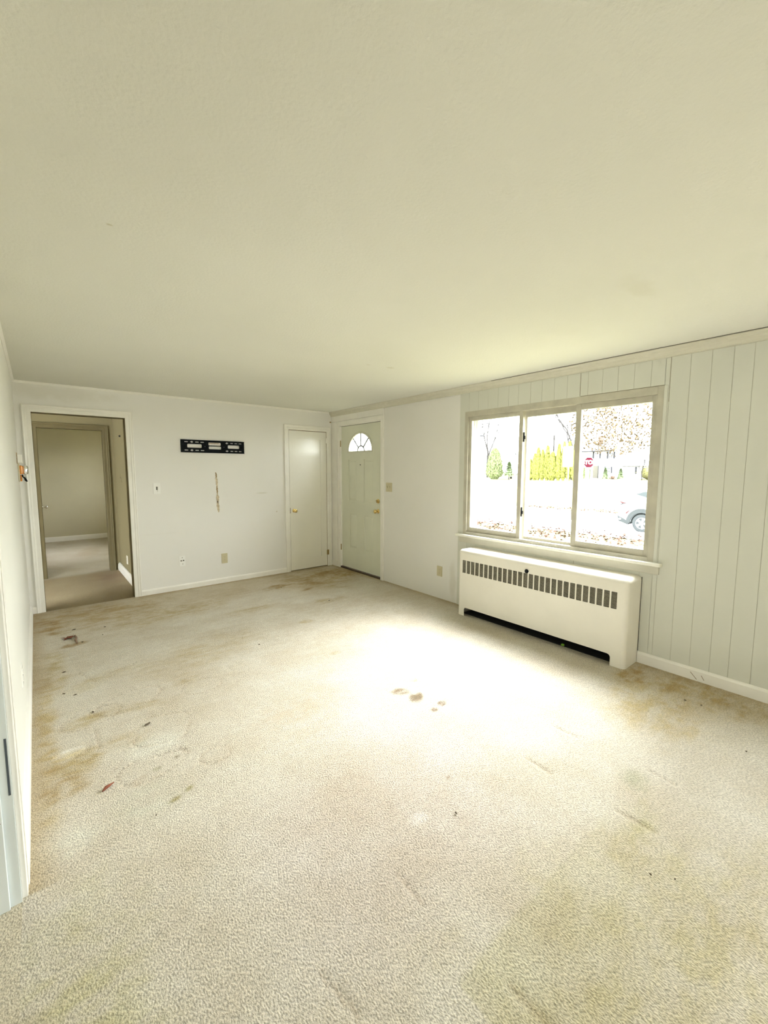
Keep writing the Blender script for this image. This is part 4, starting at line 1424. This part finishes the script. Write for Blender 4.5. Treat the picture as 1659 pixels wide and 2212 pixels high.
bare_tree('maple_tree', 50, 14.6, 15.0, 'autumn maple with thin orange leaves filling the right window pane', 11, 1.3, .2, 6, M['maple'], 6500, leaf_s=.14, cloud=(49, 19.5, 7.2, 2.5, 5.5, 4.2))
bare_tree('bare_tree', 85, 63.6, 18.0, 'thin bare tree rising in the left window pane', 12, .6, .30, 4)
bare_tree('bare_tree', 80, 40.0, 17.0, 'leafless branching tree above the hedge row in the centre pane', 13, 1.0, .32, 5)
bare_tree('bare_tree', 84, 29.2, 5.4, 'small bent bare tree in front of the garage of the white house', 14, 1.1, .10, 4)

# white two storey house
hs = empty('neighbour_house', (92, 40, -.1), 'white two-storey house with dark shutters seen through the right window pane', 'house')
MB().box(92, 100, 36.5, 47.0, -.4, 5.6).box(93, 100, 31.6, 36.5, -.4, 2.5).build('wall', M['siding'], hs)
MB().prism([(91.4, 5.6), (96, 8.2), (100.6, 5.6)], 36.1, 47.4, lambda u, v, w: (u, w, v)).build('roof', M['roof'], hs)
MB().box(91.3, 91.5, 38.0, 43.8, 5.50, 5.72).build('eave_shadow_board', M['shutter'], hs)
MB().prism([(92.4, 2.5), (96, 3.6), (100, 2.5)], 31.3, 36.5, lambda u, v, w: (u, w, v)).build('garage_roof', M['roof'], hs)
MB().box(94, 95, 40.9, 41.6, 6.6, 8.9).build('chimney', M['brick'], hs)
for y0, y1, z0, z1 in ((41.4, 41.72, 4.1, 5.5), (40.02, 40.32, 4.1, 5.5), (38.5, 38.82, 4.0, 5.45), (37.2, 37.5, 4.0, 5.4),
                       (38.86, 39.16, 1.0, 2.4), (37.58, 37.86, 1.0, 2.4)):
    MB().box(91.93, 92.0, y0, y1, z0, z1).build('shutter', M['shutter'], hs)
for y0, y1, z0, z1 in ((40.55, 41.15, 4.2, 5.4), (37.6, 38.3, 4.1, 5.3), (38.0, 38.7, 1.1, 2.3)):
    w_ = MB().box(91.94, 92.0, y0, y1, z0, z1).build('window', M['siding'], hs)
    for iy in range(2):
        for iz in range(2):
            a = y0 + .08 + iy * (y1 - y0) / 2
            b = z0 + .1 + iz * (z1 - z0) / 2
            MB().box(91.92, 91.95, a, a + (y1 - y0) / 2 - .14, b, b + (z1 - z0) / 2 - .2).build('pane', M['hglass'], w_)
MB().box(91.9, 92, 40.3, 41.5, 0, 2.6).build('front_door', M['doorp'], hs)
MB().box(91.5, 91.6, 40.2, 40.28, -.2, 2.65).build('porch_post', M['shutter'], hs)
MB().box(92.7, 93.0, 31.6, 35.9, 2.40, 2.5).box(92.85, 92.95, 33.3, 33.6, .9, 2.3).build('garage_trim', M['shutter'], hs)
# far pale building at the left
fb = empty('far_building', (110, 84, 0), 'pale far building at the left edge of the left window pane', 'house')
MB().box(105, 112, 82.2, 92, -.4, 6.2).build('wall', mat('pale_blue_siding', (.20, .23, .25), .7), fb)
MB().prism([(104.4, 6.2), (108.5, 8.6), (112.6, 6.2)], 81.8, 92, lambda u, v, w: (u, w, v)).build('roof', M['siding'], fb)
MB().box(104.9, 105, 83.0, 84.2, 2.4, 3.2).build('window', M['hglass'], fb)
# street lamp
sl = empty('street_lamp', (75, 58.4, ground_z(75)), 'dark street lamp head on a tall pole in the left window pane', 'lamp')
MB().tube([(75, 59.6, -.4), (75, 59.6, 8.8), (75, 58.8, 9.1)], .06, 8).build('pole', M['signw'], sl)
MB().lathe([(.05, .3), (.5, .1), (.7, 0), (.3, -.1)], 12, 'z', (75, 57.8, 8.95)).build('lamp_head', M['shutter'], sl)

# stop sign
sx = 28.0
sg = empty('stop_sign', (sx, 12.9, GZ), 'red octagonal stop sign on a thin post in the right window pane', 'sign')
oc = [(12.92 + .375 * math.cos(math.radians(22.5 + 45 * k)), 2.03 + .375 * math.sin(math.radians(22.5 + 45 * k))) for k in range(8)]
oc2 = [(12.92 + .352 * math.cos(math.radians(22.5 + 45 * k)), 2.03 + .352 * math.sin(math.radians(22.5 + 45 * k))) for k in range(8)]
pln = MB().prism(oc, 0, .02, lambda u, v, w: (sx + w, u, v)).build('sign_plate', M['signw'], sg)
MB().prism(oc2, -.006, 0, lambda u, v, w: (sx + w, u, v)).build('red_face', M['red'], pln)
tx = bpy.data.curves.new('stop_lettering', 'FONT')
tx.body = 'STOP'
tx.size = .36
tx.align_x = 'CENTER'
tx.align_y = 'CENTER'
tx.extrude = .004
tx.offset = .012
to = bpy.data.objects.new('tmp_text', tx)
C.objects.link(to)
bpy.context.view_layer.update()
me = bpy.data.meshes.new_from_object(to.evaluated_get(bpy.context.evaluated_depsgraph_get()))
bpy.data.objects.remove(to)
me.materials.clear()
me.materials.append(M['signw'])
me.transform(Matrix.Translation((sx - .012, 12.92, 2.03)) @ Matrix(((0, 0, -1, 0), (-1, 0, 0, 0), (0, 1.0, 0, 0), (0, 0, 0, 1))))
lt = bpy.data.objects.new('lettering', me)
C.objects.link(lt)
put(lt, pln)
MB().box(sx + .02, sx + .08, 12.89, 12.95, GZ, 2.45).build('post', M['steelpost'], sg)
# blank backs of a rectangular sign
sb = empty('street_sign', (24, 12.2, GZ), 'blank pale rectangular sign on a post in front of the hedge row', 'sign')
MB().prism(rect(12.0, 12.60, 1.72, 2.90, .05, 3), 0, .015, lambda u, v, w: (24 + w, u, v)).build('sign_plate', M['signw'], sb)
MB().box(24.02, 24.07, 12.235, 12.285, GZ, 1.8).box(23.97, 23.999, 12.24, 12.28, 1.65, 2.85).build('post', M['steelpost'], sb)

# parked car (tail towards +y, side facing the house)
car = empty('parked_car', (19.3, 4.9, GZ), 'silver-white compact SUV with grey wheel-arch cladding parked outside the window', 'car')
CX0, CX1 = 18.45, 20.25


def carside(u, v, w):
    return (w, u, v)


zg = GZ
bodyp = [(7.23, -.33), (7.20, .02), (7.18, .27), (7.05, .40), (6.98, .46), (6.78, .66), (6.55, .74), (6.2, .79), (5.4, .80), (4.9, .74), (4.25, .42), (3.4, .33),
         (2.85, .22), (2.66, .02), (2.62, -.30), (2.75, -.60), (7.0, -.62), (7.16, -.52)]


def section_loft(pts, xs):
    """loft the side outline across the width; xs=[(x, shrink-to-centre)]"""
    vs = []
    fs = []
    n = len(pts)
    for x, s, dz in xs:
        for (y, z) in pts:
            zz = z if z < .3 else .3 + (z - .3) * (1 if s >= 1 else 1)
            vs.append((x, 4.93 + (y - 4.93) * s, zz + (dz if z > .3 else 0)))
    for k in range(len(xs) - 1):
        for j in range(n):
            fs.append((k * n + j, k * n + (j + 1) % n, (k + 1) * n + (j + 1) % n, (k + 1) * n + j))
    fs.append(tuple(range(n)))
    fs.append(tuple((len(xs) - 1) * n + j for j in range(n)))
    return MB().raw(vs, fs)


lower = [(y, z) for y, z in bodyp if z <= .30]
# lower body with wheel arch cut-outs, extruded side outline
def arch_pts(yc, r, z0=-.62):
    n = 12
    t0 = math.asin((z0 + .60) / r) if abs(z0 + .6) < r else 0
    return [(yc + r * math.cos(t), -.60 + r * math.sin(t)) for t in [math.pi * k / n for k in range(n + 1)]]


yr, yf, ar = 6.33, 3.58, .43
low = [(7.23, -.33), (7.21, .02), (7.17, .27), (7.02, .43), (2.95, .30), (2.70, .10), (2.62, -.25), (2.72, -.60)]
low = low[:5] + low[5:] + list(reversed(arch_pts(yf, ar))) + list(reversed(arch_pts(yr, ar))) + [(7.02, -.60), (7.17, -.50)]
MB().prism(low, CX0, CX1, carside).build('body', M['carbody'], car, bevel=.05, seg=3)
cabp = [(7.0, .42), (6.80, .66), (6.52, .75), (6.1, .80), (5.3, .80), (4.85, .73), (4.2, .40)]
vs = []
for x, ins in ((CX0 + .04, 0), (CX0 + .20, 1), (CX1 - .20, 1), (CX1 - .04, 0)):
    for y, z in cabp:
        vs.append((x, y, z if ins or z < .5 else .42 + (z - .42) * .55))
n = len(cabp)
# side glass leans inward: base row at the belt line, top row at the roof
cb = MB()
for x0_, x1_ in ((CX0 + .04, CX0 + .20), (CX1 - .04, CX1 - .20)):
    A = [(x0_, y, .40) for y, z in cabp]
    B = [(x1_, y * .985 + 4.93 * .015, z) for y, z in cabp]
    cb.raw(A + B, [(k, k + 1, n + k + 1, n + k) for k in range(n - 1)])
B1 = [(CX0 + .20, y * .985 + 4.93 * .015, z) for y, z in cabp]
B2 = [(CX1 - .20, y * .985 + 4.93 * .015, z) for y, z in cabp]
cb.raw(B1 + B2, [(k, k + 1, n + k + 1, n + k) for k in range(n - 1)])
cb.build('cabin', M['carbody'], car)
gx = lambda z: CX0 + .04 + (z - .40) / .40 * .16 - .008
wn_ = MB()
for poly in ([(6.62, .56), (6.35, .66), (5.75, .70), (5.75, .44), (6.15, .42)], [(5.69, .44), (5.69, .70), (5.05, .69), (4.55, .47), (4.5, .44)]):
    wn_.raw([(gx(z), y, z) for y, z in poly], [tuple(range(len(poly)))])
wn_.build('side_window', M['carglass'], car)
MB().raw([(CX0 + .3, 6.985, .44), (CX1 - .3, 6.985, .44), (CX1 - .34, 6.80, .655), (CX0 + .34, 6.80, .655)], [(0, 1, 2, 3)]).build('rear_window', M['carglass'], car)
MB().box(CX0 + .25, CX1 - .25, 6.70, 6.90, .665, .70).build('spoiler', M['carbody'], car, bevel=.01)
MB().tube([(CX0 + .24, 6.45, .82), (CX0 + .24, 6.2, .845), (CX0 + .24, 5.0, .82)], .012, 6).build('roof_rail', M['shutter'], car)
MB().prism([(6.22, .80), (6.16, .80), (6.24, .90)], 19.3, 19.33, carside).build('antenna', M['shutter'], car)
tl = [(7.20, .265), (6.92, .20), (7.17, .08), (7.12, .17)]
MB().prism([(7.19, .265), (6.90, .195), (7.10, .165)], CX0 - .004, CX0 + .12, carside).build('tail_lamp', M['taillamp'], car)
MB().prism([(7.10, .165), (6.90, .195), (7.19, .07)], CX0 - .004, CX0 + .12, carside).build('lamp_shade', M['cladding'], car)
MB().prism([(6.95, .215), (6.95, .205), (3.1, .13), (3.1, .14)], CX0 - .006, CX0 + .01, carside).build('shoulder_crease', M['cladding'], car)
# cladding round arches + sills + rear bumper
for yc in (yr, yf):
    inner = arch_pts(yc, ar)
    outer = [(yc + .56 * math.cos(t) * 1.04, -.60 + .60 * math.sin(t)) for t in [math.pi * k / 12 for k in range(13)]]
    MB().prism(inner + list(reversed(outer)), CX0 - .02, CX0 + .03, carside).build('arch_cladding', M['cladding'], car)
    MB().prism(arch_pts(yc, ar), CX0 + .10, CX0 + .14, carside).build('arch_liner', M['arch'], car)
    ad = MB()
    pts_ = arch_pts(yc, ar + .002)
    ad.raw([(CX0, y, z) for y, z in pts_] + [(CX0 + .12, y, z) for y, z in pts_], [(k, k + 1, 14 + k, 13 + k) for k in range(12)])
    ad.build('arch_lip', M['arch'], car)
MB().prism([(yf + .44, -.60), (yr - .44, -.60), (yr - .44, -.38), (yf + .44, -.38)], CX0 - .012, CX0 + .02, carside).build('side_skirt', M['cladding'], car)
MB().prism([(7.24, -.34), (6.96, -.46), (6.78, -.60), (6.84, -.68), (7.18, -.56)], CX0 - .012, CX1 + .012, carside).build('rear_bumper', M['cladding'], car)
MB().lathe([(.04, 0), (.04, .02)], 12, '-x', (CX0 - .01, 7.13, -.47)).build('reflector', M['carbody'], car)
MB().prism([(6.93, -.20), (6.76, -.06), (6.80, -.14), (6.90, -.26)], CX0 - .024, CX0 - .018, carside).build('side_marker', M['taillamp'], car)


def wheel(yc, xo, sgn):
    ax = '-x' if sgn < 0 else 'x'
    w = MB().lathe([(.225, .10), (.235, .115), (.300, .125), (.345, .11), (.362, .07), (.362, -.07), (.345, -.11), (.225, -.11)], 36, ax, (xo, yc, -.59)).build('wheel', M['tyre'], car, smooth=True)
    ri = MB()
    R0 = 0.232
    ri.lathe([(.232, .09), (.225, .11), (.205, .105), (.205, .05), (.232, .05)], 36, ax, (xo, yc, -.59))
    ri.lathe([(.001, .115), (.035, .115), (.05, .10), (.05, .05), (.001, .05)], 16, ax, (xo, yc, -.59))
    for k in range(5):
        a = math.radians(90 + 72 * k + 20)
        c, s = math.cos(a), math.sin(a)
        pts = []
        for rr_, ww in ((.03, .036), (.12, .040), (.215, .062)):
            pts.append((rr_, ww))
        poly = [(r1 * c - w1 * s, r1 * s + w1 * c) for r1, w1 in pts] + [(r1 * c + w1 * s, r1 * s - w1 * c) for r1, w1 in reversed(pts)]
        ri.prism(poly, xo + sgn * .075, xo + sgn * .108, lambda u, v, w_: (w_, yc + u, -.59 + v))
    ri.build('rim', M['rim'], w)
    MB().lathe([(.001, .04), (.20, .04), (.20, .03), (.001, .03)], 20, ax, (xo, yc, -.59)).build('brake_disc', M['arch'], w)


for yc in (yr, yf):
    wheel(yc, CX0 + .13, -1)
    wheel(yc, CX1 - .13, 1)
